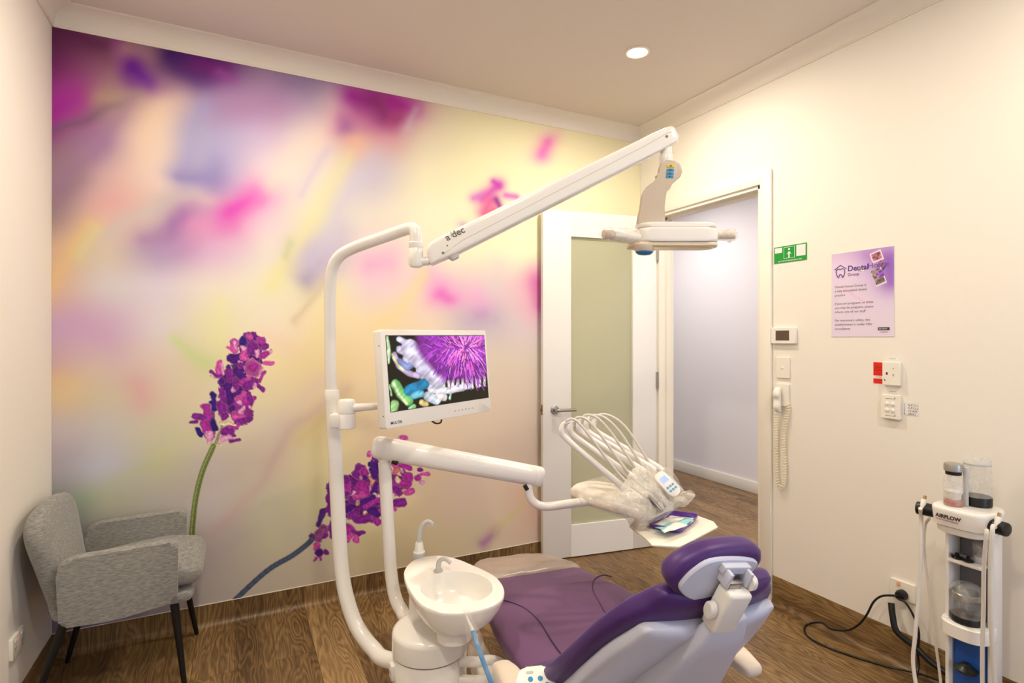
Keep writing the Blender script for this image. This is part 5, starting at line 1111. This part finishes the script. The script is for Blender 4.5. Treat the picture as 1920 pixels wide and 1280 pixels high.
# hall switch, seen through the doorway
ph = PX(1250, 640, 4.75); bm = B(); box(bm, (4.742, ph.y-.035, ph.z-.05), (4.75, ph.y+.035, ph.z+.05), .002); tag(obj('light_switch', bm, M_light), 'small grey switch plate on the far hall wall seen past the door', 'switch')

# ------------------------------------------------------------------ polishing machine (right edge)
GX_, GY_ = 2.19, .968
af = empty('polishing_machine', (GX_, GY_, 0), 0, 'white tower machine with black side holders and clear bottles by the right wall', 'dental machine')
def plan(front, rear, hw, n=40, sq=2.6):
    out = []
    for k in range(n):
        t = 2*pi*k/n; c_, s_ = cos(t), sin(t); x = abs(c_)**(2/sq)*(1 if c_ >= 0 else -1)*(rear if c_ >= 0 else front); y = abs(s_)**(2/sq)*(1 if s_ >= 0 else -1)*hw
        out.append(Vector((GX_+x, GY_-.005+y, 0)))
    return out
def stack(name, lv, m, par=af, ang=40, **k):
    bm = B(); loft(bm, [[p+UP*z for p in plan(f, r, h, sq=sq)] for f, r, h, z, sq in lv]); return obj(name, bm, m, par, ang=ang)
zt = .752
stack('top_housing', [(.080, .085, .072, zt-.062, 3.2), (.086, .092, .080, zt-.060, 3.2), (.090, .095, .085, zt-.012, 3.2), (.089, .094, .084, zt-.005, 3.2), (.085, .090, .080, zt-.001, 3.2), (.080, .084, .075, zt, 3.2)], M_white)
stack('lower_collar', [(.070, .08, .064, zt-.088, 2.8), (.078, .088, .072, zt-.084, 2.8), (.082, .090, .076, zt-.0625, 2.8)], M_white)
text('machine_lettering', 'AIRFLOW', .0165, frame((0, -1, 0), (0, 0, 1), (-1, 0, 0), (GX_-.0905, GY_+.046, zt-.034)), mat('machine_ink', (70, 40, 50), .5), af, .0003, bold=.0006)
text('machine_lettering', 'PROPHYLAXIS MASTER', .0064, frame((0, -1, 0), (0, 0, 1), (-1, 0, 0), (GX_-.0903, GY_+.046, zt-.043)), mat('machine_red', (150, 60, 60), .5), af, .0002)
for sg in (1, -1):
    a_ = Vector((GX_-.03, GY_+sg*.070, zt-.035)); b_ = Vector((GX_-.042, GY_+sg*.128, zt-.035))
    bm = B(); rtube(bm, a_, b_, .022, 32, .004); hn_ = obj('side_holder', bm, M_black, af)
    c_ = (a_+b_)/2+Vector((-.004, sg*.006, .016))
    bm = B(); rtube(bm, c_+Vector((0, 0, .018)), c_+Vector((-.012, 0, -.012)), .0085, 16, .002); hx = obj('hose_coupling', bm, M_plast, af)
    bm = B(); tube(bm, [c_+Vector((.002, 0, .018)), c_+Vector((.006, 0, .030))], .005, 12); obj('gold_connector', bm, mat('gold', (190, 160, 110), .3, metal=1), hx)
# tower: columns, dark interior and shelf
for x, y in ((-.02, .046), (.005, -.062)):
    bm = B(); box(bm, (GX_+x, GY_+y-.006, .05), (GX_+x+.075, GY_+y+.006, zt-.086), .004); obj('side_column', bm, M_plast, af)
bm = B(); box(bm, (GX_+.050, GY_-.058, .05), (GX_+.078, GY_+.042, zt-.086), .004); obj('rear_panel', bm, mat('dark_interior', (112, 112, 122), .5), af)
bm = B(); box(bm, (GX_-.035, GY_-.056, .560), (GX_+.050, GY_+.040, .570), .002); obj('shelf', bm, M_plast, af)
stack('ring_shelf', [(.056, .08, .064, .318, 2.4), (.062, .085, .069, .322, 2.4), (.062, .085, .069, .362, 2.4), (.058, .08, .066, .366, 2.4)], M_white)
stack('base_cover', [(.12, .10, .12, .0, 2.6), (.125, .105, .125, .008, 2.6), (.12, .10, .12, .05, 2.6), (.09, .08, .09, .06, 2.6)], M_plast)
bm = B(); box(bm, (GX_+.0, GY_-.054, .065), (GX_+.049, GY_+.038, .315), .01); obj('blue_panel', bm, mat('blue_panel', (30, 80, 160), .35), af)
for x, y, z in ((-.012, .020, .5705), (-.012, -.012, .5705)):
    bm = B(); o_ = Vector((GX_+x, GY_+y, z)); lathe(bm, [(.012, 0), (.016, .003), (.012, .008), (.006, .011), (.006, .018), (.002, .020)], o_, 20); tube(bm, [o_+UP*.008, o_+Vector((-.012, .012, .012))], .004, 8); 
    tag(obj('black_knob', bm, M_black), 'small black nozzle knob lying left on the machine shelf' if y > 0 else 'small black nozzle knob lying right on the machine shelf', 'knob', 'black knobs on the machine shelf')
def bottle(name, o_, R, H, lab, cat, cap='bottom', group=None):
    t = empty(name, o_, 0, lab, cat, group)
    bm = B(); lathe(bm, [(R*.97, .004), (R, .008), (R*.97, H*.8), (R*.93, H*.93), (R*.8, H*.985), (R*.4, H)], o_, 40); obj('bottle_wall', bm, M_jar, t)
    bm = B(); lathe(bm, [(R*.95, 0), (R*1.02, .002), (R*1.02, H*.17), (R*.98, H*.19)], o_, 40); obj('black_cap', bm, M_black, t)
    return t
tb = bottle('water_bottle', Vector((GX_+.045, GY_-.012, zt+.0005)), .040, .165, 'large clear water bottle standing inverted on top of the white machine', 'bottle')
bm = B(); lathe(bm, [(.036, .135), (.0365, .137), (.036, .141)], Vector((GX_+.045, GY_-.012, zt)), 32); obj('inner_band', bm, M_light, tb)
bq = bottle('water_bottle', Vector((GX_-.002, GY_-.004, .3665)), .043, .125, 'clear bottle with a dark base standing in the lower ring of the machine', 'bottle')
bm = B(); lathe(bm, [(.039, .0), (.041, .002), (.041, .018), (.0385, .02)], Vector((GX_-.002, GY_-.004, .3665+.078)), 32); obj('steel_band', bm, M_steel, bq)
bm = B(); lathe(bm, [(.012, 0), (.03, .003), (.033, .012), (.02, .02), (.01, .03)], Vector((GX_-.02, GY_-.01, .205)), 24); obj('black_valve', bm, M_black, af)
cj = empty('collection_jar', (GX_+.018, GY_-.034, .571), 0, 'small clear jar standing on the machine shelf behind the hoses', 'jar')
bm = B(); lathe(bm, [(.020, 0), (.0215, .003), (.0215, .062), (.018, .068)], Vector((GX_+.018, GY_-.034, .571)), 28); obj('jar_wall', bm, M_jar, cj)
bm = B(); lathe(bm, [(.018, .002), (.018, .02)], Vector((GX_+.018, GY_-.034, .571)), 28); obj('grey_fill', bm, M_light, cj)
# powder jar
o_ = Vector((GX_-.030, GY_+.022, zt+.0005)); pj = empty('powder_jar', o_, 0, 'clear powder jar with silver cap and pink powder on the white machine', 'jar')
bm = B(); lathe(bm, [(.0265, 0), (.028, .002), (.028, .085), (.026, .094), (.020, .102), (.0195, .106)], o_, 36); obj('jar_wall', bm, M_jar, pj)
bm = B(); lathe(bm, [(.0262, .002), (.0262, .014), (.018, .020), (.006, .023)], o_, 28); obj('pink_powder', bm, mat('pink_powder', (176, 96, 84), .9), pj)
bm = B(); lathe(bm, [(.016, .018), (.024, .045), (.0255, .046), (.0255, .050), (.012, .051)], o_, 28); obj('inner_cone', bm, M_plast, pj)
bm = B(); lathe(bm, [(.021, .103), (.0225, .104), (.0225, .114), (.021, .115)], o_, 28); obj('black_collar', bm, M_black, pj)
bm = B(); lathe(bm, [(.0245, .115), (.027, .117), (.027, .134), (.025, .140), (.018, .142)], o_, 36); obj('silver_cap', bm, mat('satin_silver', (176, 172, 166), .35, metal=.7), pj)
bm = B(); box(bm, (o_.x+.018, o_.y-.032, o_.z), (o_.x+.03, o_.y-.018, o_.z+.13), .004); obj('support_rail', bm, M_light, pj)
# white hoses
def hose(pts, r, lab, i):
    bm = B(); tube(bm, pts, r, 12, 8); tag(obj('handpiece_hose', bm, M_hose), lab, 'hose', 'white hoses hanging from the machine')
def lc(sg): return Vector((GX_-.042, GY_+sg*.105, zt-.035))
c_ = lc(1)
hose([c_+Vector((-.022, .0, .006)), V(1727, 975, 1.93), V(1727, 1030, 1.92), V(1724, 1100, 1.92), V(1716, 1190, 1.92), V(1712, 1240, 1.92), V(1720, 1300, 1.90)], .0062, 'thick white hose hanging outermost on the left of the machine', 0)
hose([c_+Vector((.0, -.018, -.026)), V(1735, 985, 1.95), V(1733, 1030, 1.95), V(1742, 1110, 1.94), V(1752, 1190, 1.93), V(1762, 1262, 1.92), V(1766, 1300, 1.92)], .0045, 'thin white hose slanting down inside the left thick hose', 1)
c_ = lc(-1)
hose([c_+Vector((-.022, .0, .006)), V(1861, 992, 1.70), V(1858, 1060, 1.70), V(1858, 1140, 1.70), V(1861, 1220, 1.70), V(1866, 1300, 1.70)], .0062, 'white hose hanging outermost on the right of the machine', 2)
hose([c_+Vector((-.012, .026, -.024)), V(1850, 998, 1.72), V(1845, 1060, 1.73), V(1844, 1140, 1.73), V(1842, 1220, 1.73), V(1842, 1300, 1.73)], .0058, 'white hose hanging just left of the right outer hose', 3)
